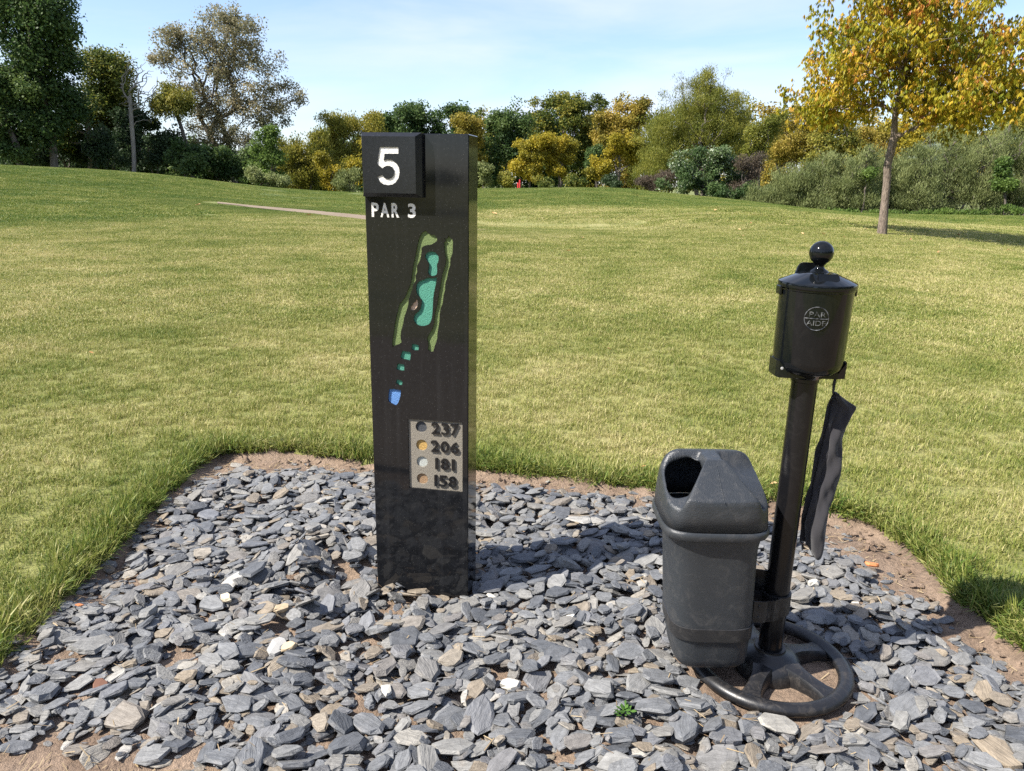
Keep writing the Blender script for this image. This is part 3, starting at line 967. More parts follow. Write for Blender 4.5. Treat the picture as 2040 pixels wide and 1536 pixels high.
# ------------------------------------------------------------------ towel hanging from the hook
towel = empty("towel", (WX + 0.085, WY + 0.005, 0.40))
tag(towel, "black cleaning towel hanging in folds from the ball washer", "towel")
zk = [0.428, 0.50, 0.60, 0.70, 0.78, 0.82, 0.85, 0.877, 0.90, 0.92]
lk = [0.896, 0.899, 0.904, 0.908, 0.912, 0.917, 0.921, 0.926, 0.934, 0.940]
rk = [0.967, 0.970, 0.975, 0.986, 0.984, 0.988, 1.000, 1.012, 0.972, 0.946]
nz_, nu_ = 60, 54
V = np.zeros((nz_, nu_, 3))
# cross-section: back layer, turned under, then the broad front layer (share of width, share of depth)
CS = np.array([(0.02, 0.55), (0.13, 0.78), (0.30, 0.62), (0.40, 0.30), (0.30, 0.10), (0.17, 0.16), (0.16, -0.02), (0.30, -0.12), (0.40, -0.02), (0.36, -0.22), (0.47, -0.60), (0.66, -0.86), (0.84, -0.70), (0.96, -0.30), (1.0, 0.12), (0.93, 0.35)])
for i in range(nz_):
    t = i / (nz_ - 1)
    z0 = 0.428 + t * (0.92 - 0.428)
    lo_x, hi_x = np.interp(z0, zk, lk), np.interp(z0, zk, rk)
    amp = 0.026 * (1 - 0.72 * t ** 1.5) + 0.003
    tt = np.linspace(0, len(CS) - 1, nu_)
    k0 = np.clip(tt.astype(int), 0, len(CS) - 2); fr = (tt - k0)[:, None]; fr = fr * fr * (3 - 2 * fr)
    q = CS[k0] * (1 - fr) + CS[k0 + 1] * fr
    for _ in range(2): q[1:-1] = 0.25 * q[:-2] + 0.5 * q[1:-1] + 0.25 * q[2:]
    for j in range(nu_):
        u_, w_ = q[j]
        x = lo_x + (hi_x - lo_x) * u_ + (0.005 * math.sin(8 * t + 2.1 + 2 * u_) + 0.003 * math.sin(19 * t + 6 * u_)) * (1 - t) ** 0.5
        y = w_ * amp * (1 + 0.25 * math.sin(7 * t + 1)) + 0.004 * math.sin(13 * t + 5 * u_) + 0.0035 * math.sin(23 * t - 9 * u_) + 0.002 * math.sin(41 * t + 17 * u_)
        if z0 > 0.80 and u_ > 0.75: y += (z0 - 0.80) * 0.30 * (u_ - 0.75)
        hem = 0.0
        if i < 8:
            f_ = (1 - i / 8.0)
            hem = (-0.030 * math.sin(max(0.0, (u_ - 0.30) / 0.70) * math.pi * 0.80) if w_ < 0.2 and u_ > 0.33 else 0.004) * f_
        V[i, j] = (x - (WX + 0.085), y, z0 - 0.40 + hem)
ii = np.arange(nz_ * nu_).reshape(nz_, nu_)
quads = np.stack([ii[:-1, :-1], ii[:-1, 1:], ii[1:, 1:], ii[1:, :-1]], -1).reshape(-1, 4)
me = np_mesh("cloth", V.reshape(-1, 3), quads, smooth=True)
o = link("cloth", me, MAT["towel"], towel)
md = o.modifiers.new("thickness", "SOLIDIFY"); md.thickness = 0.0025; md.offset = 0
bm = bmesh.new()
tube(bm, [(0.010, 0.0, 0.518), (0.006, -0.003, 0.545), (0.010, -0.002, 0.572), (0.012, 0.001, 0.578), (0.014, 0.003, 0.566), (0.013, 0.003, 0.54), (0.012, 0.001, 0.516)], 0.0026, 6)
link("hanging_loop", bm_mesh("hanging_loop", bm, 60), MAT["towel"], towel)
bm = bmesh.new()
tube(bm, [(0.009 + 0.005 * math.cos(a_), -0.009, 0.502 + 0.005 * math.sin(a_)) for a_ in np.linspace(0, 2 * math.pi, 14, endpoint=False)], 0.0016, 6, True)
link("eyelet", bm_mesh("eyelet", bm, 60), MAT["pole_black"], towel)

# ------------------------------------------------------------------ litter bin clamped to the pole
BX, BY = 0.600, 2.085
bin_ = empty("litter_bin", (BX, BY, 0.075))
tag(bin_, "charcoal plastic litter bin with hooded lid clamped to the pole", "litter bin")


def sq_ring(hx, hy, z, cx=0.0, n_=4.2, seg=72):
    out = []
    for k in range(seg):
        t = 2 * math.pi * k / seg
        c, s_ = math.cos(t), math.sin(t)
        out.append((cx + hx * math.copysign(abs(c) ** (2 / n_), c), hy * math.copysign(abs(s_) ** (2 / n_), s_), z))
    return out


def loft(bm, rings, cap0=True, cap1=True):
    vr = [[bm.verts.new(p) for p in r_] for r_ in rings]
    k = len(vr[0])
    for a, b_ in zip(vr, vr[1:]):
        for i in range(k): bm.faces.new((a[i], a[(i + 1) % k], b_[(i + 1) % k], b_[i]))
    if cap0: bm.faces.new(list(reversed(vr[0])))
    if cap1: bm.faces.new(vr[-1])


bm = bmesh.new()
body = [(0.083, 0.080, -0.002, 0.026), (0.102, 0.097, 0.004, 0.0255), (0.110, 0.105, 0.016, 0.025), (0.1145, 0.109, 0.035, 0.0245), (0.1175, 0.112, 0.075, 0.022), (0.120, 0.115, 0.102, 0.020),
        (0.1220, 0.117, 0.104, 0.019), (0.1220, 0.117, 0.150, 0.017), (0.1245, 0.120, 0.152, 0.016), (0.1265, 0.122, 0.250, 0.011), (0.1285, 0.124, 0.350, 0.006), (0.1305, 0.126, 0.400, 0.003),
        (0.136, 0.131, 0.428, 0.001), (0.147, 0.139, 0.452, -0.002), (0.152, 0.143, 0.458, -0.002), (0.152, 0.143, 0.440, -0.002)]
rings = [sq_ring(hx, hy, z_, cx) for hx, hy, z_, cx in body[:-1]]
rings += [sq_ring(hx, hy, z_, cx) for hx, hy, z_, cx in ((0.146, 0.137, 0.458, -0.002), (0.126, 0.122, 0.40, 0.004), (0.114, 0.108, 0.09, 0.020))]
loft(bm, rings)
link("body", bm_mesh("body", bm, 40), MAT["bin_plastic"], bin_)
bm = bmesh.new()
loft(bm, [sq_ring(0.1230, 0.118, 0.106, 0.0188), sq_ring(0.1255, 0.1205, 0.108, 0.0188), sq_ring(0.1272, 0.1222, 0.150, 0.0172), sq_ring(0.1245, 0.1195, 0.1515, 0.0172)], False, False)
link("strap", bm_mesh("strap", bm, 40), MAT["strap"], bin_)
# rolled rim and hood
bm = bmesh.new()
loft(bm, [sq_ring(0.148, 0.140, 0.446, -0.002), sq_ring(0.155, 0.147, 0.448, -0.002), sq_ring(0.1585, 0.150, 0.456, -0.002), sq_ring(0.1585, 0.150, 0.466, -0.002), sq_ring(0.155, 0.146, 0.473, -0.002), sq_ring(0.148, 0.140, 0.474, -0.002)], False, False)
link("rim", bm_mesh("rim", bm, 50), MAT["bin_plastic"], bin_)
LSEG, LR = 120, 64
ztop, zsh = 0.648, 0.476
lv, lf = [], []


def lid_z(x, y, s_):
    dome = zsh + (ztop - zsh) * (1 - s_ ** 7.5) ** 0.42 if s_ < 1 else zsh
    # hood falls away to the front from the ridge, a little to the back
    dome = min(dome, ztop - max(0.0, -y - 0.012) * 0.62 - 0.003, ztop - max(0.0, y - 0.06) * 0.25 - max(0.0, abs(x) - 0.09) * 0.25)
    ax = abs(x)
    # the two scoops beside the ridge, closed by the hood's front face and its back wall
    reach_f = 0.012 + max(0.0, ax - 0.030) * 1.55
    reach_b = 0.070
    m_ = sstep((ax - 0.023) / 0.010) * sstep((reach_f + y) / 0.008) * sstep((reach_b - y) / 0.016)
    scoop = ztop - 0.020 - (ax - 0.030) * 0.30 - 0.36 * max(0.0, 0.055 - y)
    if scoop < dome: dome = dome * (1 - m_) + scoop * m_
    return dome, m_


mask = []
for i in range(LR + 1):
    s_ = 1.0 - i / LR * 0.985
    ring_ = sq_ring(0.1535 * s_, 0.145 * s_, 0, -0.002, 4.2 - 1.0 * (1 - s_), LSEG)
    for x, y, _ in ring_:
        z_, m_ = lid_z(x, y, s_)
        lv.append((x, y, z_))
        hx_ = -x
        inh = 0.032 < hx_ < 0.147 and max(-1.45 * (hx_ - 0.030) - 0.004, -0.084) < y < 0.060 - max(0, 0.055 - hx_) * 0.8
        # rounded outer corners of the opening
        if inh and hx_ > 0.095 and ((hx_ - 0.095) / 0.0520) ** 2.8 + (abs(y + 0.012) / 0.074) ** 2.8 > 1.0: inh = False
        mask.append(inh)
lv.append((0, 0, ztop - 0.004)); mask.append(False)
for i in range(LR):
    for k in range(LSEG):
        a, b_ = i * LSEG + k, i * LSEG + (k + 1) % LSEG
        q = (a, b_, b_ + LSEG, a + LSEG)
        if sum(mask[v_] for v_ in q) >= 3: continue
        lf.append(q)
for k in range(LSEG): lf.append((LR * LSEG + k, LR * LSEG + (k + 1) % LSEG, len(lv) - 1))
me = bpy.data.meshes.new("lid"); me.from_pydata(lv, [], lf)
bm = bmesh.new(); bm.from_mesh(me)
bmesh.ops.delete(bm, geom=[v_ for v_ in bm.verts if not v_.link_faces], context="VERTS")
# smooth the rim of the opening and round the creases
bnd = [v_ for v_ in bm.verts if v_.is_boundary and v_.co.z > zsh + 0.01]
for _ in range(34):
    new = {v_: sum((e.other_vert(v_).co for e in v_.link_edges if e.is_boundary), Vector()) / max(1, sum(e.is_boundary for e in v_.link_edges)) for v_ in bnd}
    for v_, c in new.items(): v_.co = v_.co * 0.5 + c * 0.5
inn = [v_ for v_ in bm.verts if not v_.is_boundary]
for _ in range(4): bmesh.ops.smooth_vert(bm, verts=inn, factor=0.5, use_axis_x=True, use_axis_y=True, use_axis_z=True)
bmesh.ops.smooth_vert(bm, verts=inn, factor=0.5, use_axis_x=True, use_axis_y=True, use_axis_z=True)
bmesh.ops.smooth_vert(bm, verts=inn, factor=0.5, use_axis_x=True, use_axis_y=True, use_axis_z=True)
bmesh.ops.recalc_face_normals(bm, faces=bm.faces)
bm.to_mesh(me); bm.free()
set_smooth(me, 60)
hood = link("lid", me, MAT["lid_plastic"], bin_)
md = hood.modifiers.new("thickness", "SOLIDIFY"); md.thickness = 0.005; md.offset = -1
# seam of the moulding down the front
bm = bmesh.new()
tube(bm, [(0.0, lid_y, lid_z(0.0, lid_y, min(0.999, abs(lid_y) / 0.147))[0] + 0.0002) for lid_y in np.linspace(-0.03, -0.142, 14)], 0.0013, 5)
link("mould_seam", bm_mesh("mould_seam", bm, 60), MAT["lid_plastic"], hood)
# clamp bracket: split collar round the pole, two plates to the bin
ax_, ay_ = WX - BX, WY - BY
clamp = empty("clamp_bracket", (0, 0, 0)); clamp.parent = bin_
bm = bmesh.new()
z0, z1 = 0.135, 0.200
for z_lo, z_hi, r0, r1 in ((z0, z1, 0.0375, 0.0445),):
    seg = 36
    lathe(bm, [(r0, z_lo), (r1, z_lo), (r1, z_hi), (r0, z_hi), (r0, z_lo)], seg, (ax_, ay_))
bmesh.ops.remove_doubles(bm, verts=bm.verts, dist=1e-6)
link("collar", bm_mesh("collar", bm, 40), MAT["bracket"], clamp)
for pts_, zz0, zz1 in (([(0.150, -0.042), (0.185, -0.044), (0.197, -0.036), (0.203, -0.040), (0.209, -0.034), (0.215, -0.038), (0.222, -0.031), (0.236, -0.026)], 0.128, 0.200),
                       ([(0.142, 0.060), (0.185, 0.058), (0.205, 0.052), (0.236, 0.046)], 0.175, 0.255), ([(0.150, -0.042), (0.146, -0.01), (0.150, 0.02), (0.190, 0.022), (0.205, 0.018)], 0.130, 0.200)):
    bm = bmesh.new()
    t_ = 0.003
    a = [(bm.verts.new((x, y, zz0)), bm.verts.new((x, y, zz1)), bm.verts.new((x, y + t_, zz0)), bm.verts.new((x, y + t_, zz1))) for x, y in pts_]
    for p, q in zip(a, a[1:]):
        bm.faces.new((p[0], q[0], q[1], p[1])); bm.faces.new((p[2], p[3], q[3], q[2]))
        bm.faces.new((p[1], q[1], q[3], p[3])); bm.faces.new((p[0], p[2], q[2], q[0]))
    for p in (a[0], a[-1]): bm.faces.new((p[0], p[1], p[3], p[2]))
    link("bracket_plate", bm_mesh("bracket_plate", bm), MAT["bracket"], clamp)
for x, y, z_, mt, r_ in ((0.166, -0.0435, 0.185, "bracket", 0.0042), (0.166, -0.0435, 0.147, "bracket", 0.0042), (0.160, 0.0575, 0.232, "steel", 0.0045), (0.160, 0.0575, 0.212, "steel", 0.0045)):
    bm = bmesh.new()
    lathe(bm, [(0.0, 0.003), (r_ * 0.7, 0.0026), (r_, 0.0), (r_, -0.003)], 12)
    bmesh.ops.rotate(bm, verts=bm.verts, cent=(0, 0, 0), matrix=Matrix.Rotation(R(90), 3, "X"))
    bmesh.ops.translate(bm, verts=bm.verts, vec=(x, y, z_))
    link("screw", bm_mesh("screw", bm, 60), MAT[mt], clamp)

# ------------------------------------------------------------------ slate chippings
NVAR = 40
chip_V, chip_F = [], []
for k in range(NVAR):
    n_ = int(rng.integers(6, 10))
    ang = np.sort((np.arange(n_) + rng.uniform(-0.34, 0.34, n_)) * 2 * math.pi / n_)
    el = rng.uniform(0.50, 0.86)
    sk = rng.uniform(-0.25, 0.25)
    rr = rng.uniform(0.82, 1.14, n_)
    x = np.cos(ang) * rr; y = np.sin(ang) * rr * el; x = x + sk * y
    el_ = rng.integers(0, n_); x[el_] *= rng.uniform(0.80, 1.12); y[el_] *= rng.uniform(0.78, 1.12)
    th = rng.uniform(0.13, 0.30)
    if k % 6 == 0: th = rng.uniform(0.34, 0.52)
    tiltx, tilty = rng.uniform(-0.10, 0.10, 2)
    insT = rng.uniform(0.74, 0.96, n_); insB = rng.uniform(0.70, 0.95, n_)
    zt = th / 2 + x * tiltx + y * tilty + rng.uniform(-0.02, 0.02, n_)
    zm = rng.uniform(-0.22, 0.22, n_) * th + (x * tiltx + y * tilty) * 0.5
    V = np.concatenate([np.stack([x * insB, y * insB, np.full(n_, -th / 2)], -1), np.stack([x, y, zm], -1), np.stack([x * insT, y * insT, zt], -1),
                        [[rng.uniform(-.2, .2), rng.uniform(-.12, .12), th / 2 + rng.uniform(0.0, 0.04)]]])
    F4, F3 = [], []
    for r_ in range(2):
        for i in range(n_):
            j = (i + 1) % n_
            F4.append((r_ * n_ + i, r_ * n_ + j, (r_ + 1) * n_ + j, (r_ + 1) * n_ + i))
    for i in range(n_): F3.append((2 * n_ + i, 2 * n_ + (i + 1) % n_, 3 * n_))
    chip_V.append(V); chip_F.append((np.array(F4), np.array(F3)))

RES = 0.005
hx0, hy0 = -1.9, 1.3
HX = np.arange(hx0, 2.0, RES); HY = np.arange(hy0, 4.0, RES)
gx, gy = np.meshgrid(HX, HY)
HM = soil_z(gx, gy)
# the foot of the stand and the post block the chips
FOOTPRINT = [tuple((Matrix.Rotation(POST_YAW, 2) @ Vector(p)) + POST_LOC.to_2d()) for p in ((-0.012, -0.012), (PW + 0.012, -0.012), (PW + 0.012, PT + 0.012), (-0.012, PT + 0.012))]
chips = []
N_CHIPS = 17000
order = np.sort(rng.random(N_CHIPS))
for k in range(N_CHIPS):
    x = rng.uniform(-1.68, 1.92); y = rng.uniform(1.38, 3.85)
    stray = not bool(inside(CHIPS, x, y))
    if stray and (not bool(inside(BED, x, y)) or rng.random() > 0.09 or y < 1.7): continue
    dd_, _, _ = edge_dist(CHIPS, np.array([x]), np.array([y]))
    if not stray and rng.random() > (0.35 + float(dd_[0]) * 5 if y > 1.62 and x > -1.3 else 1.0): continue
    dfoot = math.hypot(x - WX, y - WY)
    if dfoot < 0.262: continue
    L = float(np.clip(rng.lognormal(math.log(0.0285), 0.40), 0.011, 0.060))
    if dd_[0] < 0.12: L *= 0.8
    if stray: L *= 0.7
    if rng.random() < 0.22: L *= 0.55
    if dfoot < 0.258 + L * 0.7: continue
    if bool(inside(FOOTPRINT, x, y)): continue
    var = int(rng.integers(NVAR)); a_ = rng.uniform(0, 2 * math.pi)
    if rng.random() < 0.45: a_ = rng.normal(0.35, 0.5) + (math.pi if rng.random() < 0.5 else 0)
    dpost = 1.0
    ca, sa = math.cos(a_), math.sin(a_)
    el = 0.68
    i0, i1 = int((x - L - hx0) / RES), int((x + L - hx0) / RES) + 2
    j0, j1 = int((y - L - hy0) / RES), int((y + L - hy0) / RES) + 2
    lx = gx[j0:j1, i0:i1] - x; ly = gy[j0:j1, i0:i1] - y
    pu = (lx * ca + ly * sa) / L; pv = (-lx * sa + ly * ca) / (L * el)
    inn_ = pu * pu + pv * pv < 0.92
    if inn_.sum() < 6: continue
    h = HM[j0:j1, i0:i1]
    hs, xs_, ys_ = h[inn_], lx[inn_], ly[inn_]
    # rake the heap level: nothing lands where it already lies deep
    if float(hs.mean()) - float(soil_z(np.array(x), np.array(y))) > 0.026 and rng.random() < 0.9: continue
    A = np.stack([np.ones_like(xs_), xs_, ys_], -1)
    wgt = 1.0 + 3.0 * (hs > np.median(hs))
    c_, *_ = np.linalg.lstsq(A * wgt[:, None], hs * wgt, rcond=None)
    g_ = np.array([c_[1], c_[2]]) * 0.85 + rng.normal(0, 0.10, 2)
    if rng.random() < 0.05: g_ = g_ + rng.normal(0, 0.4, 2)
    # more chips stand on edge in the scraped hollow by the post
    if math.hypot(x + 0.60, y - 2.58) < 0.34 and rng.random() < 0.6: g_ = g_ + rng.normal(0, 0.9, 2)
    sl = float(np.hypot(*g_)); mx_ = 0.75
    if sl > mx_: g_ = g_ * (mx_ / sl)
    res_ = hs - (g_[0] * xs_ + g_[1] * ys_)
    base = float(np.percentile(res_, 76))
    V0 = chip_V[var]; tk = float(V0[:, 2].max() - V0[:, 2].min()) * L * 0.8
    zc = base + tk * 0.48
    top = base + g_[0] * xs_ + g_[1] * ys_ + tk * 0.85
    h[inn_] = np.maximum(h[inn_], top)
    nrm = Vector((-g_[0], -g_[1], 1)).normalized()
    t1 = Vector((ca, sa, 0)); t1 = (t1 - nrm * t1.dot(nrm)).normalized(); t2 = nrm.cross(t1)
    rot = np.array([[t1.x, t2.x, nrm.x], [t1.y, t2.y, nrm.y], [t1.z, t2.z, nrm.z]])
    chips.append((var, L, rot, np.array([x, y, zc]), k))


def chip_px(c):
    p = Vector(c[3]) - Vector((0, 0, CAM_H))
    zc = p.dot(FWD)
    if zc < 0.2: return 0.0
    u_, v_ = 1020 + FPX * p.dot(RIGHT) / zc, 768 - FPX * p.dot(UP) / zc
    if not (15 < u_ < 2025 and 700 < v_ < 1525): return 0.0
    vis = 1.0 if c[3][2] + 0.004 > HM[int((c[3][1] - hy0) / RES), int((c[3][0] - hx0) / RES)] - c[1] * 0.12 else 0.15
    return c[1] / zc * vis


# these colours are set on single chips; everything else takes its tone from the shared ramp
rank = sorted(range(len(chips)), key=lambda i: -chip_px(chips[i]))
singles = set(rank[:300])
chip_me = [np_mesh("slate_chip", chip_V[k], list(chip_F[k])) for k in range(NVAR)]
for me in chip_me: me.materials.append(MAT["slate_obj"])
AV, A4, A3, AT4, AT3 = [], [], [], [], []
off = 0
for i, (var, L, rot, pos, _) in enumerate(chips):
    if i in singles:
        o = bpy.data.objects.new("slate_chip", chip_me[var])
        Mx = Matrix([list(rot[r_] * L) + [pos[r_]] for r_ in range(3)] + [[0, 0, 0, 1]])
        o.matrix_world = Mx
        COL.objects.link(o); o.parent = bed
        continue
    V = (chip_V[var] * L) @ rot.T + pos
    AV.append(V); t_ = float(rng.random())
    A4.append(chip_F[var][0] + off); A3.append(chip_F[var][1] + off)
    AT4.append(np.full(len(chip_F[var][0]), t_)); AT3.append(np.full(len(chip_F[var][1]), t_))
    off += len(V)
me = np_mesh("slate_chippings", np.concatenate(AV), [np.concatenate(A4), np.concatenate(A3)], np.concatenate(AT4 + AT3))
tag(link("slate_chippings", me, MAT["slate_mass"], bed), kind="stuff")


def odd_stone(name, px, py, size, col, label, var, group=None):
    """a stone of another colour lying on top of the chips"""
    d = ray(px, py); t = -(CAM_H - 0.03) / d.z
    x, y = d.x * t, d.y * t
    j, i = int((y - hy0) / RES), int((x - hx0) / RES)
    w_ = int(size * 0.5 / RES)
    z_ = max(float(HM[j - w_:j + w_ + 1, i - w_:i + w_ + 1].mean()), float(soil_z(np.array(x), np.array(y))))
    me = chip_me[var].copy(); me.materials.clear(); me.materials.append(col)
    bm = bmesh.new(); bm.from_mesh(me)
    for v_ in bm.verts: v_.co.z *= 1.9
    bm.to_mesh(me); bm.free()
    o = bpy.data.objects.new(name, me); COL.objects.link(o)
    o.location = (x, y, z_ + size * 0.22 + (0.014 if name == "orange_stone" else 0.0)); o.scale = (size * 0.82, size * 0.82, size * 0.82)
    o.rotation_euler = (rng.uniform(-0.35, 0.35), rng.uniform(-0.35, 0.35), rng.uniform(0, 6.28))
    return tag(o, label, "stone", group)


white_m = plain("pale_quartz", (0.46, 0.44, 0.39)); tan_m = plain("tan_stone_rough", (0.40, 0.31, 0.20)); or_m = plain("orange_brick_red", (0.55, 0.20, 0.075)); rust_m = plain("rust_stone", (0.15, 0.070, 0.042))
odd_stone("orange_stone", 1738, 1118, 0.036, or_m, "bright orange stone on the bare soil strip", 9)
odd_stone("white_stone", 1622, 1162, 0.030, white_m, "cream white stone right of the black pole in sunlight", 18)
odd_stone("white_stone", 1706, 1196, 0.030, white_m, "round white stone where the stand's shadow starts", 27)
odd_stone("white_stone", 553, 1290, 0.048, plain("pale_slate", (0.33, 0.325, 0.31)), "large pale triangular stone in front of the bed's left half", 5)
odd_stone("tan_stone", 560, 1226, 0.036, tan_m, "mustard tan stone left of the black post", 36)
odd_stone("tan_stone", 452, 1205, 0.034, plain("cream_stone", (0.50, 0.43, 0.31)), "cream stone beside a dark chip, left part of bed", 0)
odd_stone("white_stone", 770, 1374, 0.032, white_m, "white stone in front of the black post's foot", 9)
odd_stone("tan_stone", 575, 1300, 0.036, tan_m, "brown stone beside the pale triangular stone", 27)
odd_stone("rust_stone", 200, 1370, 0.034, rust_m, "rust brown stone at the lower left of the bed", 14)
odd_stone("orange_stone", 160, 1218, 0.017, or_m, "small orange stone near the left turf edge", 22)
odd_stone("white_stone", 1020, 1345, 0.038, white_m, "chunky cream stone between post and litter bin", 18)
odd_stone("white_stone", 1135, 1228, 0.026, white_m, "small bright white stone below the post's shadow", 36)
odd_stone("white_stone", 978, 1175, 0.026, white_m, "small white stone at the right foot of the post", 3)
odd_stone("white_stone", 640, 1065, 0.036, plain("warm_slate", (0.44, 0.40, 0.34)), "pale buff stone on top of the heap left of the post", 7)

# ------------------------------------------------------------------ grass
def blade_tile(n_, half, h, w, seed, round_=False, lean=0.55):
    g = np.random.default_rng(seed)
    if round_:
        r_ = half * np.sqrt(g.random(n_)); a_ = g.uniform(0, 6.283, n_); x, y = r_ * np.cos(a_), r_ * np.sin(a_)
    else:
        x, y = g.uniform(-half, half, (2, n_))
    hh = h * g.uniform(0.45, 1.15, n_); ww = w * g.uniform(0.7, 1.2, n_)
    az = g.uniform(0, 6.283, n_); ln = np.abs(g.normal(lean, 0.35, n_))
    dx, dy = np.cos(az), np.sin(az)
    fa = az + math.pi / 2 + g.normal(0, 0.5, n_)
    wx, wy = np.cos(fa) * ww / 2, np.sin(fa) * ww / 2
    z0 = np.full(n_, -0.012)
    mx1, mz1 = hh * 0.5 * np.sin(ln * 0.6), hh * 0.55 * np.cos(ln * 0.6)
    mx2, mz2 = mx1 + hh * 0.5 * np.sin(ln * 1.5), mz1 + hh * 0.48 * np.cos(ln * 1.5)
    P = np.stack([np.stack([x - wx, y - wy, z0], -1), np.stack([x + wx, y + wy, z0], -1),
                  np.stack([x + dx * mx1 + wx * .8, y + dy * mx1 + wy * .8, mz1], -1), np.stack([x + dx * mx1 - wx * .8, y + dy * mx1 - wy * .8, mz1], -1),
                  np.stack([x + dx * mx2, y + dy * mx2, mz2], -1)], 1).reshape(-1, 3)
    base = np.arange(n_)[:, None] * 5
    return P, base + np.array([[0, 1, 2, 3]]), base + np.array([[3, 2, 4]]), np.clip(g.normal(0.5, 0.28, n_), 0, 1)


protos = [blade_tile(28, 0.042, 0.044, 0.0034, 11, True), blade_tile(28, 0.042, 0.040, 0.0034, 12, True, 0.7), blade_tile(24, 0.046, 0.036, 0.0036, 13, True, 0.9), blade_tile(24, 0.030, 0.060, 0.0038, 14, True, 0.5),
          blade_tile(2600, 0.30, 0.036, 0.0062, 15), blade_tile(2600, 0.30, 0.034, 0.0062, 16), blade_tile(2400, 0.30, 0.032, 0.0066, 17, False, 0.8),
          blade_tile(6000, 0.95, 0.040, 0.015, 18), blade_tile(6000, 0.95, 0.037, 0.015, 19)]
pts, rots, scls, pid = [], [], [], []
# near tufts
NT = 30000
x = rng.uniform(-7.6, 7.6, NT * 2); y = rng.uniform(1.3, 7.8, NT * 2)
r_ = np.hypot(x, y)
ok = (r_ < 7.6) & (np.abs(x) < y * 0.95 + 0.6) & ~((y < PATH_Y1 + 0.02))
x, y = x[ok], y[ok]
dE, ex_, ey_ = edge_dist(BED, x, y)
inb = inside(BED, x, y)
wobn = 0.03 * vnoise(x, y, 21, 9) * 2
ok = (~inb & (dE > 0.0 - wobn)) | (inb & (dE < wobn))
x, y, dE, ex_, ey_ = x[ok], y[ok], dE[ok], ex_[ok], ey_[ok]
z = ground(x, y)
for i in range(len(x)):
    k = int(rng.integers(3)); s_ = rng.uniform(0.75, 1.25)
    tx = ty = 0.0
    if dE[i] < 0.14 and y[i] > 1.55:
        e_ = 1 - dE[i] / 0.14
        k = 3 if rng.random() < 0.6 else k
        s_ *= 1.0 + 0.45 * e_
        q = 0.75 * e_ * rng.uniform(0.2, 1.0)
        tx, ty = -ey_[i] * q, ex_[i] * q
    elif rng.random() < 0.06: s_ *= 1.35
    Mr = Matrix.Rotation(math.hypot(tx, ty), 3, Vector((tx, ty, 0)) if tx or ty else Vector((1, 0, 0))) @ Matrix.Rotation(rng.uniform(0, 6.283), 3, "Z")
    pts.append((x[i], y[i], z[i] - 0.004)); rots.append(Mr.to_euler()[:]); scls.append(s_); pid.append(k)
# an extra fringe along the turf edge
bp = np.array(BED + [BED[0]])
for i in range(len(BED)):
    p0, p1 = bp[i], bp[i + 1]
    if max(p0[1], p1[1]) < 1.7: continue
    ln_ = float(np.hypot(*(p1 - p0)))
    nrm2 = np.array([p1[1] - p0[1], -(p1[0] - p0[0])]) / ln_
    c_ = (p0 + p1) / 2
    if bool(inside(BED, c_[0] + nrm2[0] * 0.02, c_[1] + nrm2[1] * 0.02)): nrm2 = -nrm2
    for q in range(int(ln_ * 240)):
        t = rng.random(); o_ = rng.uniform(-0.012, 0.09)
        p_ = p0 + (p1 - p0) * t + nrm2 * (o_ + 0.03 * float(vnoise(np.array(p0[0] + t), np.array(p0[1]), 31, 7)))
        if p_[1] < 1.6: continue
        an = rng.uniform(0.15, 0.95)
        ax2 = Vector((nrm2[1], -nrm2[0], 0)) * 1.0
        tilt = Matrix.Rotation(an, 3, ax2)
        if (tilt @ Vector((0, 0, 1))).dot(Vector((nrm2[0], nrm2[1], 0))) > 0: tilt = Matrix.Rotation(-an, 3, ax2)
        Mr = tilt @ Matrix.Rotation(rng.uniform(0, 6.283), 3, "Z")
        pts.append((p_[0], p_[1], 0.030)); rots.append(Mr.to_euler()[:]); scls.append(rng.uniform(0.75, 1.2)); pid.append(3)


def surf_rot(x_, y_, rz):
    e = 0.4
    gx_ = (float(ground(x_ + e, y_)) - float(ground(x_ - e, y_))) / (2 * e); gy_ = (float(ground(x_, y_ + e)) - float(ground(x_, y_ - e))) / (2 * e)
    nn = Vector((-gx_, -gy_, 1)).normalized()
    return (Vector((0, 0, 1)).rotation_difference(nn).to_matrix() @ Matrix.Rotation(rz, 3, "Z")).to_euler()[:]


far_xy = np.array([(p.x, p.y) for p in FAR_LINE])


def path_dist(x_, y_):
    best = 1e9
    for a, b_ in zip(far_xy, far_xy[1:]):
        d = b_ - a; t = np.clip(((x_ - a[0]) * d[0] + (y_ - a[1]) * d[1]) / (d @ d), 0, 1)
        best = min(best, math.hypot(a[0] + t * d[0] - x_, a[1] + t * d[1] - y_))
    return best


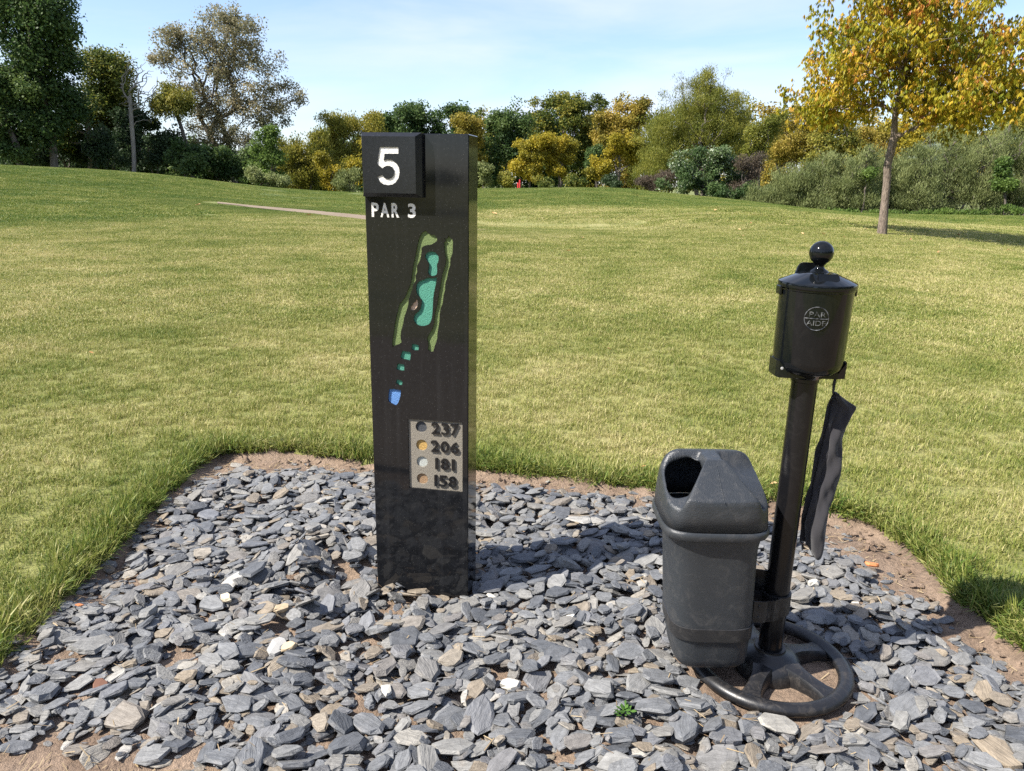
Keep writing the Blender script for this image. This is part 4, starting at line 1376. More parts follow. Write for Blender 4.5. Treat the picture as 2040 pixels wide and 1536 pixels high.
for x_ in np.arange(-20, 20, 0.52):
    for y_ in np.arange(3.0, 20, 0.52):
        r1 = math.hypot(x_, y_)
        if not (7.2 < r1 < 19.2) or abs(x_) > y_ * 0.86 + 0.8: continue
        xj, yj = x_ + rng.uniform(-.05, .05), y_ + rng.uniform(-.05, .05)
        pts.append((xj, yj, float(ground(xj, yj)) - 0.004)); rots.append(surf_rot(xj, yj, rng.uniform(0, 6.283))); scls.append(rng.uniform(0.95, 1.2)); pid.append(4 + int(rng.integers(3)))
for x_ in np.arange(-50, 50, 1.6):
    for y_ in np.arange(10.0, 58, 1.6):
        r1 = math.hypot(x_, y_)
        if not (18.2 < r1 < 56) or abs(x_) > y_ * 0.80 + 1.0: continue
        xj, yj = x_ + rng.uniform(-.15, .15), y_ + rng.uniform(-.15, .15)
        sc_ = 1.0
        pdist = path_dist(xj, yj)
        if pdist < 1.75: continue
        if pdist < 2.2: sc_ = 0.7
        pts.append((xj, yj, float(ground(xj, yj)) - 0.006)); rots.append(surf_rot(xj, yj, rng.uniform(0, 6.283))); scls.append(sc_ * rng.uniform(0.95, 1.15)); pid.append(7 + int(rng.integers(2)))
# small patches fill in along the far path
for i in range(2600):
    k = int(rng.integers(len(far_xy) - 1)); t = rng.random()
    c_ = far_xy[k] * (1 - t) + far_xy[k + 1] * t
    xj, yj = c_ + rng.uniform(-2.4, 2.4, 2)
    pdist = path_dist(xj, yj)
    if pdist < 0.80 or pdist > 2.1: continue
    pts.append((xj, yj, float(ground(xj, yj)) - 0.004)); rots.append(surf_rot(xj, yj, rng.uniform(0, 6.283))); scls.append(1.0); pid.append(4 + int(rng.integers(3)))

V_all = [np.array(pts, dtype=np.float32)]; role = [np.full(len(pts), -1)]; off = len(pts)
F4, F3, T4_, T3_ = [], [], [], []
for k, (P, q4, q3, tn) in enumerate(protos):
    V_all.append(P + np.array([0, 0, -30.0 - k])); role.append(np.full(len(P), k))
    F4.append(q4 + off); F3.append(q3 + off); T4_.append(tn); T3_.append(tn); off += len(P)
# the patterns are moved back to the origin inside the node tree, one offset each
me = np_mesh("grass", np.concatenate(V_all), [np.concatenate(F4), np.concatenate(F3)], np.concatenate(T4_ + T3_))
nv = len(me.vertices)


def vattr(name, typ, arr, key):
    a = me.attributes.new(name, typ, "POINT")
    a.data.foreach_set(key, np.asarray(arr).ravel())


vattr("role", "INT", np.concatenate(role).astype(np.int32), "value")
pad = nv - len(pts)
vattr("proto", "INT", np.concatenate([np.array(pid), np.full(pad, -1)]).astype(np.int32), "value")
vattr("turn", "FLOAT_VECTOR", np.concatenate([np.array(rots), np.zeros((pad, 3))]).astype(np.float32), "vector")
vattr("size", "FLOAT", np.concatenate([np.array(scls), np.ones(pad)]).astype(np.float32), "value")
grass = link("grass", me, MAT["grass"])
tag(grass, "short lawn grass, longer and darker along the bed", kind="stuff")
ng = bpy.data.node_groups.new("spread_grass", "GeometryNodeTree")
ng.interface.new_socket("Geometry", in_out="INPUT", socket_type="NodeSocketGeometry")
ng.interface.new_socket("Geometry", in_out="OUTPUT", socket_type="NodeSocketGeometry")
N_, K_ = ng.nodes, ng.links
gi, go = N_.new("NodeGroupInput"), N_.new("NodeGroupOutput")


def named(nm, typ):
    a = N_.new("GeometryNodeInputNamedAttribute"); a.data_type = typ; a.inputs["Name"].default_value = nm
    return a.outputs["Attribute"]


def equals(sock, k):
    c = N_.new("FunctionNodeCompare"); c.data_type = "INT"; c.operation = "EQUAL"
    ints = [s_ for s_ in c.inputs if s_.type == "INT"]
    K_.new(sock, ints[0]); ints[1].default_value = k
    return c.outputs["Result"]


role_s, proto_s, turn_s, size_s = named("role", "INT"), named("proto", "INT"), named("turn", "FLOAT_VECTOR"), named("size", "FLOAT")
e2r = N_.new("FunctionNodeEulerToRotation"); K_.new(turn_s, e2r.inputs[0])
jn = N_.new("GeometryNodeJoinGeometry")
sep = N_.new("GeometryNodeSeparateGeometry"); sep.domain = "POINT"
K_.new(gi.outputs[0], sep.inputs["Geometry"]); K_.new(equals(role_s, -1), sep.inputs["Selection"])
for k in range(len(protos)):
    sk_ = N_.new("GeometryNodeSeparateGeometry"); sk_.domain = "POINT"
    K_.new(sep.outputs["Inverted"], sk_.inputs["Geometry"]); K_.new(equals(role_s, k), sk_.inputs["Selection"])
    tr = N_.new("GeometryNodeTransform"); tr.inputs["Translation"].default_value = (0, 0, 30.0 + k)
    K_.new(sk_.outputs["Selection"], tr.inputs["Geometry"])
    ip = N_.new("GeometryNodeInstanceOnPoints")
    K_.new(sep.outputs["Selection"], ip.inputs["Points"]); K_.new(equals(proto_s, k), ip.inputs["Selection"])
    K_.new(tr.outputs["Geometry"], ip.inputs["Instance"]); K_.new(e2r.outputs[0], ip.inputs["Rotation"]); K_.new(size_s, ip.inputs["Scale"])
    K_.new(ip.outputs["Instances"], jn.inputs["Geometry"])
K_.new(jn.outputs["Geometry"], go.inputs[0])
md = grass.modifiers.new("spread", "NODES"); md.node_group = ng

# dry straw, clods and roots on the bare strips
def scatter_straw():
    g = np.random.default_rng(5)
    V, F, T = [], [], []
    off = 0
    x = g.uniform(-1.7, 1.9, 9000); y = g.uniform(1.5, 3.95, 9000)
    d_, _, _ = edge_dist(BED, x, y)
    keep = inside(BED, x, y) & (~inside(CHIPS, x, y) | (g.random(9000) < 0.05)) | (np.hypot(x - WX - 0.18, y - WY - 0.1) < 0.17) & (g.random(9000) < 0.4)
    for xx, yy in zip(x[keep], y[keep]):
        j, i = int((yy - hy0) / RES), int((xx - hx0) / RES)
        z_ = float(HM[j, i]) + 0.004
        if inside(BED, xx, yy): z_ = max(z_, float(soil_z(np.array(xx), np.array(yy))) + 0.004)
        a_ = g.uniform(0, 6.28); L = g.uniform(0.012, 0.05); w_ = g.uniform(0.0006, 0.0015)
        d = np.array([math.cos(a_), math.sin(a_), g.uniform(-0.1, 0.25)]) * L / 2; s_ = np.array([-math.sin(a_), math.cos(a_), 0.3]) * w_
        c = np.array([xx, yy, z_ + 0.002])
        V += [c - d - s_, c - d + s_, c + d + s_, c + d - s_]; F.append((off, off + 1, off + 2, off + 3)); off += 4; T.append(g.random())
    return np_mesh("dry_straw", np.array(V), np.array(F), T)


straw_m = leaf_mat("straw", [(0.0, (0.30, 0.22, 0.12)), (0.6, (0.46, 0.36, 0.22)), (1.0, (0.18, 0.12, 0.07))], 0.2)
tag(link("dry_straw", scatter_straw(), straw_m, bed), kind="stuff")
clod_me = np_mesh("soil_clod", chip_V[9] * np.array([1, 1.2, 1.5]), list(chip_F[9])); clod_me.materials.append(MAT["soil"])
for i in range(260):
    t = rng.random()
    k = int(rng.integers(6, 19)); p0, p1 = bp[k], bp[k + 1]
    q = p0 + (p1 - p0) * t
    c_ = np.array([0.0, 2.6]) - q; c_ = c_ / np.linalg.norm(c_) * rng.uniform(0.01, 0.20)
    x, y = q + c_
    if inside(CHIPS, x, y): continue
    o = bpy.data.objects.new("soil_clod", clod_me); COL.objects.link(o); o.parent = bed
    s_ = rng.uniform(0.005, 0.019)
    o.location = (x, y, float(soil_z(np.array(x), np.array(y))) + s_ * 0.2 + 0.01); o.scale = (s_, s_, s_); o.rotation_euler = rng.uniform(-1, 1, 3)

# a small green weed among the chips in front
weed = empty("weed", (0.33, 1.80, 0.045))
tag(weed, "small green weed growing between the chips in front", "weed")
g = np.random.default_rng(3)
V, F, T = [], [], []
for k in range(26):
    a_ = g.uniform(0, 6.28); r_ = g.uniform(0.004, 0.03); L = g.uniform(0.006, 0.012)
    c = np.array([math.cos(a_) * r_, math.sin(a_) * r_, g.uniform(0.015, 0.035)]); d = np.array([math.cos(a_), math.sin(a_), 0.3]) * L; s_ = np.array([-math.sin(a_), math.cos(a_), 0.1]) * L * 0.55
    V += [c - d, c + s_, c + d, c - s_]; F.append([4 * k, 4 * k + 1, 4 * k + 2, 4 * k + 3]); T.append(g.random())
link("foliage", np_mesh("foliage", np.array(V), np.array(F), T), leaf_mat("weed_leaf", [(0, (0.05, 0.12, 0.02)), (1, (0.10, 0.20, 0.04))]), weed)

# fallen leaves on the lawn
fl_m = leaf_mat("fallen_leaf", [(0.0, (0.42, 0.22, 0.08)), (0.5, (0.50, 0.34, 0.16)), (1.0, (0.30, 0.13, 0.05))], 0.15)
for px, py, s_, lab in ((240, 608, 0.05, "curled tan leaf on the lawn left of the post"), (1212, 705, 0.045, "tan leaf on the lawn right of the post, midway to the ball washer"), (183, 714, 0.03, "small brown leaf on the lawn at the far left"),
                        (1132, 505, 0.09, "pale leaf on the far lawn right of the post"), (1540, 980, 0.03, "tan leaf at the turf edge behind the litter bin"), (615, 432, 0.14, "pale leaf lying beside the far path"),
                        (1281, 948, 0.022, "small pale leaf in the turf edge left of the bin"), (1424, 422, 0.16, "orange leaf on the far mound"), (985, 428, 0.15, "tan leaf on the mound just right of the post"),
                        (1160, 478, 0.10, "orange leaf on the lawn beyond the pale leaf"), (1640, 470, 0.1, "brown leaf on the lawn left of the autumn tree"), (395, 411, 0.15, "brown leaf on the far left lawn")):
    p = on_ground(px, py)
    me = bpy.data.meshes.new("fallen_leaf")
    out_ = [(-1, 0, 0.0), (-0.5, 0.42, 0.25), (0.1, 0.5, 0.3), (0.7, 0.25, 0.2), (1.1, 0, 0.35), (0.6, -0.3, 0.22), (0, -0.48, 0.3), (-0.6, -0.35, 0.2), (0, 0, 0.0)]
    me.from_pydata(out_, [], [(i, (i + 1) % 8, 8) for i in range(8)])
    a = me.attributes.new("tint", "FLOAT", "FACE"); a.data.foreach_set("value", np.full(8, rng.random(), dtype=np.float32))
    o = link("fallen_leaf", me, fl_m)
    o.scale = (s_ * 0.6,) * 3; o.location = (p.x, p.y, float(ground(p.x, p.y)) + 0.04); o.rotation_euler = (rng.uniform(-.4, .4), rng.uniform(-.4, .4), rng.uniform(0, 6))
    tag(o, lab, "leaf", "fallen leaves on the lawn")

# leaves shed under the autumn tree
shed_me = []
for k in range(3):
    me = bpy.data.meshes.new("shed_leaf")
    me.from_pydata([(-1, 0, 0), (-0.3, 0.4, 0.25), (0.9, 0.1, 0.1), (0.1, -0.42, 0.3), (0, 0, 0.05)], [], [(0, 4, 1), (1, 4, 2), (2, 4, 3), (3, 4, 0)])
    a = me.attributes.new("tint", "FLOAT", "FACE"); a.data.foreach_set("value", np.full(4, 0.2 + 0.3 * k, dtype=np.float32))
    me.materials.append(fl_m); shed_me.append(me)
p0 = on_ground(1757, 467)
for i in range(24):
    a_ = rng.uniform(0, 6.283); r_ = 0.4 + 3.0 * math.sqrt(rng.random())
    x, y = p0.x + r_ * math.cos(a_) * 1.2 + 0.5, p0.y + r_ * math.sin(a_)
    o = bpy.data.objects.new("shed_leaf", shed_me[i % 3]); COL.objects.link(o)
    s_ = rng.uniform(0.035, 0.06)
    o.location = (x, y, float(ground(x, y)) + 0.03); o.scale = (s_, s_, s_); o.rotation_euler = (rng.uniform(-.5, .5), rng.uniform(-.5, .5), rng.uniform(0, 6))
    tag(o, "small shed leaf lying on the grass under the autumn tree", "leaf", "leaves shed under the autumn tree")

# ------------------------------------------------------------------ trees and shrubs
def sticks(V0, V1, r0, r1, seg=5):
    """many tapered bars as one mesh"""
    V0, V1 = np.array(V0), np.array(V1); r0, r1 = np.array(r0), np.array(r1)
    d = V1 - V0; L = np.maximum(np.linalg.norm(d, axis=1, keepdims=True), 1e-6); d = d / L
    ref = np.where(np.abs(d[:, 2:3]) < 0.9, np.array([[0, 0, 1.0]]), np.array([[1.0, 0, 0]]))
    s_ = np.cross(d, ref); s_ /= np.linalg.norm(s_, axis=1, keepdims=True); t_ = np.cross(s_, d)
    a_ = np.arange(seg) * 2 * math.pi / seg
    c, sn = np.cos(a_)[None, :, None], np.sin(a_)[None, :, None]
    ringv = s_[:, None, :] * c + t_[:, None, :] * sn
    V = np.concatenate([V0[:, None] + ringv * r0[:, None, None], (V1 + d * 0.0)[:, None] + ringv * r1[:, None, None]], 1).reshape(-1, 3)
    b0 = (np.arange(len(d)) * 2 * seg)[:, None]
    F = []
    for i in range(seg):
        j = (i + 1) % seg
        F.append(b0 + np.array([[i, j, seg + j, seg + i]]))
    return V, np.concatenate(F)


def grow(g, trunk, targets, r_trunk, r_tip=0.012, bend=0.12, bf=0.35, rise=0.0):
    """limbs that reach from the trunk to every target by short routes; returns bars"""
    P = [np.array(p) for p in trunk]; par = [-1] + list(range(len(trunk) - 1)); plen = [0.0]
    for i in range(1, len(trunk)): plen.append(plen[-1] + float(np.linalg.norm(P[i] - P[i - 1])))
    start = max(1, len(trunk) // 2)
    od = np.argsort(np.linalg.norm(np.array(targets) - P[-1], axis=1))
    arr = np.zeros((len(trunk) + len(targets) * 4, 3)); pl_ = np.zeros(len(arr)); arr[:len(P)] = P; pl_[:len(P)] = plen
    n_ = len(P); ends = []
    ok0 = np.zeros(len(arr), dtype=bool); ok0[start:n_] = True
    for ti in od:
        t = np.array(targets[ti])
        d = np.linalg.norm(arr[:n_] - t, axis=1)
        down = np.maximum(0, arr[:n_, 2] - t[2])
        cost = d + bf * pl_[:n_] + 0.9 * down
        cost[~ok0[:n_]] = 1e9
        a = int(np.argmin(cost)); L = float(d[a])
        k = 3 if L > 0.9 else 2
        prev_ = a; p0 = arr[a].copy()
        for i in range(1, k + 1):
            f = i / k
            q = p0 + (t - p0) * f + (g.normal(0, bend, 3) * L * 0.5 * (1 if i < k else 0)) + np.array([0, 0, rise * L * math.sin(f * math.pi)])
            arr[n_] = q; par.append(prev_); pl_[n_] = pl_[prev_] + float(np.linalg.norm(q - arr[prev_])); ok0[n_] = True
            prev_ = n_; n_ += 1
        ends.append(prev_)
    cnt = np.zeros(n_)
    for e in ends:
        while e >= 0:
            cnt[e] += 1; e = par[e]
    rad = r_tip * np.maximum(cnt, 0.6) ** 0.5
    lim = r_trunk
    k = lim / max(rad[0], 1e-6)
    rad = r_tip + (rad - r_tip) * k if rad[0] > r_tip else rad
    rad = np.maximum(rad, r_tip * 0.7)
    V0, V1, R0, R1 = [], [], [], []
    for i in range(1, n_):
        p_ = par[i]
        V0.append(arr[p_]); V1.append(arr[i])
        R0.append(min(rad[p_], rad[i] * 1.5) if p_ >= len(trunk) or i < len(trunk) else rad[i] * 1.25); R1.append(rad[i])
    for i in range(1, len(trunk)): R0[i - 1] = rad[i - 1]
    R0[0] *= 1.22
    return V0, V1, R0, R1


def leaves(g, centres, tints, n_each, rc, size, aspect, mode, spread, squash=0.8):
    nC = len(centres)
    C = np.repeat(np.array(centres), n_each, 0); T = np.repeat(np.array(tints), n_each)
    n_ = len(C)
    d = g.normal(0, 1, (n_, 3)); d /= np.linalg.norm(d, axis=1, keepdims=True)
    rr_ = rc * g.random((n_, 1)) ** 0.45
    rr_ = rr_ * np.repeat(g.uniform(0.65, 1.25, nC), n_each)[:, None]
    off_ = d * rr_; off_[:, 2] *= squash
    P = C + off_
    if mode == "droop":
        P[:, 2] -= np.abs(g.normal(0, rc * 0.5, n_))
        u_ = np.stack([g.normal(0, 0.35, n_), g.normal(0, 0.35, n_), -np.ones(n_)], -1) + d * 0.5
    elif mode == "upright":
        u_ = np.stack([g.normal(0, 0.45, n_), g.normal(0, 0.45, n_), np.ones(n_)], -1) + d * 0.4
    else:
        u_ = g.normal(0, 1, (n_, 3)) + d * 0.4
    u_ /= np.linalg.norm(u_, axis=1, keepdims=True)
    nr = g.normal(0, 0.8, (n_, 3)) + d * 0.7 + np.array([0, 0, 0.5])
    v_ = np.cross(nr, u_); v_ /= np.maximum(np.linalg.norm(v_, axis=1, keepdims=True), 1e-6)
    L = size * g.uniform(0.6, 1.3, (n_, 1))
    A, B, Cc, D = P - u_ * L * 0.5, P + v_ * L * aspect * 0.5 - u_ * L * 0.05, P + u_ * L * 0.5, P - v_ * L * aspect * 0.5 - u_ * L * 0.05
    V = np.stack([A, B, Cc, D], 1).reshape(-1, 3)
    F = (np.arange(n_) * 4)[:, None] + np.arange(4)[None]
    return V, F, np.clip(T + g.normal(0, spread, n_), 0, 1)


PAL = {
    "oak": [(0.0, (0.031, 0.061, 0.019)), (0.5, (0.061, 0.109, 0.031)), (1.0, (0.127, 0.177, 0.051))],
    "woods": [(0.0, (0.040, 0.069, 0.016)), (0.5, (0.109, 0.138, 0.028)), (0.85, (0.218, 0.213, 0.034)), (1.0, (0.310, 0.270, 0.046))],
    "cotton": [(0.0, (0.126, 0.133, 0.065)), (0.5, (0.226, 0.208, 0.112)), (1.0, (0.388, 0.324, 0.190))],
    "olive": [(0.0, (0.108, 0.125, 0.022)), (0.5, (0.210, 0.210, 0.034)), (1.0, (0.336, 0.288, 0.050))],
    "yellow": [(0.0, (0.154, 0.149, 0.020)), (0.5, (0.330, 0.275, 0.025)), (1.0, (0.484, 0.363, 0.040))],
    "gold": [(0.0, (0.161, 0.144, 0.025)), (0.5, (0.310, 0.247, 0.037)), (1.0, (0.425, 0.305, 0.069))],
    "willow": [(0.0, (0.086, 0.108, 0.018)), (0.5, (0.178, 0.193, 0.032)), (1.0, (0.305, 0.287, 0.052))],
    "osier": [(0.0, (0.115, 0.142, 0.048)), (0.5, (0.198, 0.230, 0.084)), (1.0, (0.300, 0.325, 0.130))],
    "dogwood": [(0.0, (0.045, 0.086, 0.030)), (0.55, (0.098, 0.154, 0.047)), (0.85, (0.208, 0.253, 0.127)), (1.0, (0.505, 0.564, 0.416))],
    "silver": [(0.0, (0.12, 0.155, 0.105)), (1.0, (0.28, 0.33, 0.25))],
    "brownbush": [(0.0, (0.090, 0.072, 0.050)), (1.0, (0.165, 0.125, 0.088))],
    "bright": [(0.0, (0.066, 0.118, 0.026)), (1.0, (0.156, 0.228, 0.048))],
    "dark": [(0.0, (0.022, 0.043, 0.019)), (1.0, (0.065, 0.100, 0.040))],
}
LM = {k: leaf_mat("foliage_" + k, v_, 0.42) for k, v_ in PAL.items()}
BARK = bark_mat("grey_brown_bark", (0.055, 0.045, 0.036), (0.15, 0.125, 0.10))
BARK_PALE = bark_mat("pale_dead_bark", (0.15, 0.13, 0.11), (0.27, 0.24, 0.21))


def plant(name, label, cat, Y, base_px, blobs, pal, n_cl, n_leaf, rc, size, aspect=0.6, mode="spray", r_trunk=0.15, trunk_to=0.55, stems=1, seed=1, spread=0.12, group=None, bark=None, lean=0.0, shell=2.2, branches=True, squash=0.8, part="crown", extra=None, depth=0.85, lump=7):
    """blobs: (centre x, centre y, half width, half height) as seen in the photograph, at the distance Y"""
    g = np.random.default_rng(seed)
    mpp = Y / FPX * 1.02
    b3 = at(base_px, 380, Y)
    bz = float(ground(b3.x, Y)) - 0.05
    base = np.array([b3.x, Y, bz])
    root = empty(name, base)
    tag(root, label, cat, group)
    cs, ts = [], []
    areas = np.array([b_[2] * b_[3] for b_ in blobs], dtype=float); areas /= areas.sum()
    for bi_, (bx_, by_, hw, hh) in enumerate(blobs):
        c = np.array(at(bx_, by_, Y)) - base
        k = max(3, int(round(n_cl * areas[bi_])))
        R3 = np.array([max(hw * mpp - rc * 0.25, 0.2), hw * mpp * depth, max(hh * mpp - rc * 0.2 * squash, 0.15)])
        ns_ = max(3, k // lump)
        d = g.normal(0, 1, (ns_, 3)); d /= np.linalg.norm(d, axis=1, keepdims=True)
        sub = d * g.uniform(0.30, 0.92, (ns_, 1)) ** 0.8
        subr = g.uniform(0.22, 0.42, ns_); subt = np.clip(g.normal(0.5, 0.20, ns_), 0.05, 0.95)
        w_i = g.integers(0, ns_, k)
        e = g.normal(0, 1, (k, 3)); e /= np.linalg.norm(e, axis=1, keepdims=True)
        q = sub[w_i] + e * (g.random((k, 1)) ** 0.5) * subr[w_i][:, None]
        cs.append(c + q * R3); ts.append(np.clip(subt[w_i] + g.normal(0, 0.09, k), 0.02, 0.98))
    cs, ts = np.concatenate(cs), np.concatenate(ts)
    ok = cs[:, 2] > rc * 0.35
    cs[:, 2] = np.maximum(cs[:, 2], rc * 0.35)
    top = float(cs[:, 2].max()); cen = cs.mean(0)
    bars = [[], [], [], []]
    if branches:
        for s_ in range(stems):
            end = np.array([cen[0] * (0.8 if stems == 1 else 0.6) + (g.uniform(-1, 1) * 0.22 * top if stems > 1 else 0), cen[1] + (g.uniform(-1, 1) * 0.15 * top if stems > 1 else 0), top * trunk_to])
            o0 = np.array([g.uniform(-1, 1), g.uniform(-1, 1), 0]) * (0.35 if stems > 1 else 0)
            tk_ = [o0 + (end - o0) * f + np.array([math.sin(f * 3.0 + s_) * 0.03 * top + lean * (f - f * f) * top, 0, 0]) * (1 if 0 < f < 1 else 0) for f in np.linspace(0, 1, 7)]
            sel = cs if stems == 1 else cs[np.argsort(np.linalg.norm(cs[:, :2] - end[:2], axis=1))[: int(len(cs) / stems * 1.3)]]
            if len(sel) > 170: sel = sel[g.choice(len(sel), 170, replace=False)]
            r_ = grow(g, tk_, sel, r_trunk / (stems ** 0.5), 0.018)
            for q, w_ in zip(bars, r_): q += list(w_)
        V, F = sticks(*bars, seg=6)
        link("trunk", np_mesh("trunk", V, F, smooth=True), bark or BARK, root)
    V, F, T = leaves(g, cs, ts, int(n_leaf * 1.9), rc, size * 0.74, aspect, mode, spread, squash)
    keep = V.reshape(-1, 4, 3)[:, :, 2].min(1) > -0.3
    V = V.reshape(-1, 4, 3)[keep].reshape(-1, 3); F = (np.arange(len(V) // 4) * 4)[:, None] + np.arange(4)[None]
    o = link(part, np_mesh(part, V, F, T[keep]), LM[pal], root)
    return root


def bare_tree(name, label, Y, base_px, blobs, seed, r_trunk):
    g = np.random.default_rng(seed)
    mpp = Y / FPX * 1.02
    b3 = at(base_px, 380, Y); base = np.array([b3.x, Y, float(ground(b3.x, Y)) - 0.05])
    root = tag(empty(name, base), label, "tree")
    cs = []
    for bx_, by_, hw, hh, k in blobs:
        c = np.array(at(bx_, by_, Y)) - base
        d = g.normal(0, 1, (k, 3)); d /= np.linalg.norm(d, axis=1, keepdims=True)
        cs.append(c + d * g.random((k, 1)) ** 0.4 * np.array([hw, hw * 0.8, hh]) * mpp)
    cs = np.concatenate(cs); top = cs[:, 2].max()
    tk_ = [np.array([0.06 * math.sin(f * 5) + cs[:, 0].mean() * f * 0.5, 0, f * top * 0.72]) for f in np.linspace(0, 1, 9)]
    bars = grow(g, tk_, cs, r_trunk, 0.012, 0.16, 0.25, 0.05)
    V, F = sticks(*bars, seg=6)
    link("trunk", np_mesh("trunk", V, F, smooth=True), BARK_PALE, root)
    return root


G_LEFT = "trees of the left wood"; G_FAR = "trees along the far edge of the fairway"
# left wood
plant("oak_tree", "big dark oak whose crown fills the top left corner", "tree", 50, 112, [(40, 30, 95, 70), (112, 20, 36, 34), (128, 66, 24, 26), (70, 120, 62, 50), (120, 118, 30, 30), (20, 190, 62, 60), (100, 190, 50, 44), (84, 245, 50, 44), (140, 215, 26, 40), (30, 262, 46, 34)], "oak", 640, 40, 0.95, 0.26, 0.7, lump=5, r_trunk=0.22, trunk_to=0.62, seed=11, spread=0.22)
plant("leaning_tree", "grey green tree with a leaning trunk at the far left edge", "tree", 49, 44, [(15, 240, 52, 60), (30, 290, 42, 26), (-20, 180, 40, 60)], "oak", 150, 40, 0.8, 0.24, 0.7, r_trunk=0.20, seed=12, lean=0.10, spread=0.2)
plant("maple_tree", "yellow green tree just right of the big dark oak", "tree", 56, 176, [(185, 150, 46, 62), (175, 215, 42, 45), (95, 220, 36, 50), (215, 180, 40, 60), (140, 260, 40, 36)], "woods", 320, 42, 0.85, 0.24, 0.7, r_trunk=0.13, trunk_to=0.6, seed=13, spread=0.22)
plant("slender_tree", "slim olive tree left of the bare grey tree", "tree", 58, 218, [(235, 165, 36, 52), (225, 225, 40, 48), (255, 215, 28, 55), (205, 255, 40, 40)], "woods", 240, 40, 0.8, 0.22, 0.7, r_trunk=0.11, trunk_to=0.6, seed=14, spread=0.18)
bare_tree("dead_tree", "bare grey tree without leaves at the wood's edge", 52, 268, [(268, 175, 26, 58, 60), (290, 160, 26, 38, 40), (250, 200, 18, 35, 25), (292, 243, 22, 4, 5)], 15, 0.13)
plant("arching_tree", "yellowish tree arching over between bare tree and big airy tree", "tree", 57, 388, [(338, 185, 36, 26), (318, 205, 28, 24), (362, 200, 24, 28)], "olive", 120, 46, 0.62, 0.20, 0.6, "droop", r_trunk=0.12, trunk_to=0.75, seed=16, spread=0.16)
plant("cottonwood_tree", "tall airy cottonwood with thin greyish leaves against the sky", "tree", 60, 462, [(450, 85, 72, 68), (390, 110, 62, 60), (510, 140, 58, 70), (430, 175, 70, 60), (560, 195, 50, 30), (500, 210, 60, 46), (340, 85, 40, 40), (405, 225, 48, 40), (470, 45, 50, 32), (330, 110, 36, 24), (590, 190, 24, 16), (470, 262, 56, 40), (545, 240, 40, 30), (400, 268, 46, 34)], "cotton", 1250, 18, 0.58, 0.19, 0.75, r_trunk=0.27, trunk_to=0.5, lump=4, stems=2, seed=17, spread=0.22)
for i, (px, hw, hh, cy, pal, nm, lab) in enumerate([
        (20, 45, 30, 305, "dark", "shrub", "dark shrub at the foot of the leaning tree"), (75, 40, 38, 295, "dark", "shrub", "dark shrub left of the oak's trunk"), (150, 46, 50, 285, "dark", "shrub", "tall dark shrub right of the oak's trunk"),
        (205, 42, 46, 290, "dark", "shrub", "dark shrub under the yellow green tree"), (250, 34, 60, 275, "dark", "shrub", "dark evergreen shrub left of the bare trunk"), (315, 48, 62, 275, "dark", "shrub", "broad dark evergreen shrub right of the bare trunk"),
        (375, 42, 40, 310, "oak", "shrub", "green shrub left of the airy tree's foot"), (430, 44, 38, 318, "oak", "shrub", "dark green shrub in front of the airy tree"), (482, 36, 34, 328, "oak", "shrub", "dark green shrub right of the airy tree's foot")]):
    plant(nm, lab, "shrub", 53 + (i % 3) * 2.2, px, [(px, cy, hw, hh), (px + 8, cy + hh * 0.4, hw * 0.9, hh * 0.6)], pal, 80, 44, 0.62, 0.24, 0.7, r_trunk=0.06, seed=30 + i, spread=0.2, part="foliage", stems=2)
plant("bright_shrub", "bright green tall shrub right of the airy tree", "shrub", 54, 535, [(535, 300, 32, 40), (525, 340, 40, 30), (548, 275, 22, 20)], "bright", 110, 46, 0.55, 0.22, 0.7, r_trunk=0.07, stems=2, seed=41, spread=0.25, part="foliage")
plant("grey_shrub", "low grey green shrub at the foot of the bright one", "shrub", 51, 505, [(508, 348, 26, 16), (560, 360, 24, 16)], "osier", 60, 36, 0.45, 0.2, 0.5, r_trunk=0.04, stems=2, seed=42, part="foliage")
plant("olive_tree", "rounded olive bush tree left of the stone post", "tree", 58, 605, [(600, 318, 46, 46), (590, 350, 52, 36), (640, 325, 44, 52), (570, 308, 26, 26), (625, 285, 26, 26)], "olive", 300, 46, 0.62, 0.21, 0.5, "upright", r_trunk=0.09, stems=3, seed=43, spread=0.2)
plant("olive_tree", "tall olive yellow tree directly left of the stone post", "tree", 64, 690, [(680, 256, 42, 38), (720, 262, 40, 44), (665, 300, 40, 40), (740, 250, 30, 30), (695, 325, 44, 36)], "olive", 360, 46, 0.66, 0.21, 0.5, "upright", r_trunk=0.12, stems=2, seed=44, spread=0.2)
plant("yellow_shrub", "yellowing shrub at the left foot of the olive trees", "shrub", 55, 655, [(655, 350, 24, 32), (640, 320, 18, 22)], "yellow", 80, 40, 0.5, 0.2, 0.6, r_trunk=0.05, stems=2, seed=45, part="foliage")
plant("yellow_shrub", "yellow shrub partly hidden by the stone post", "shrub", 55, 710, [(712, 335, 26, 40), (730, 300, 16, 20)], "yellow", 90, 40, 0.5, 0.2, 0.6, r_trunk=0.05, stems=2, seed=46, part="foliage")
plant("grey_shrub", "grey green shrub against the post's left edge", "shrub", 53, 695, [(700, 362, 28, 22)], "osier", 60, 38, 0.45, 0.2, 0.45, "upright", r_trunk=0.04, stems=2, seed=47, part="foliage")

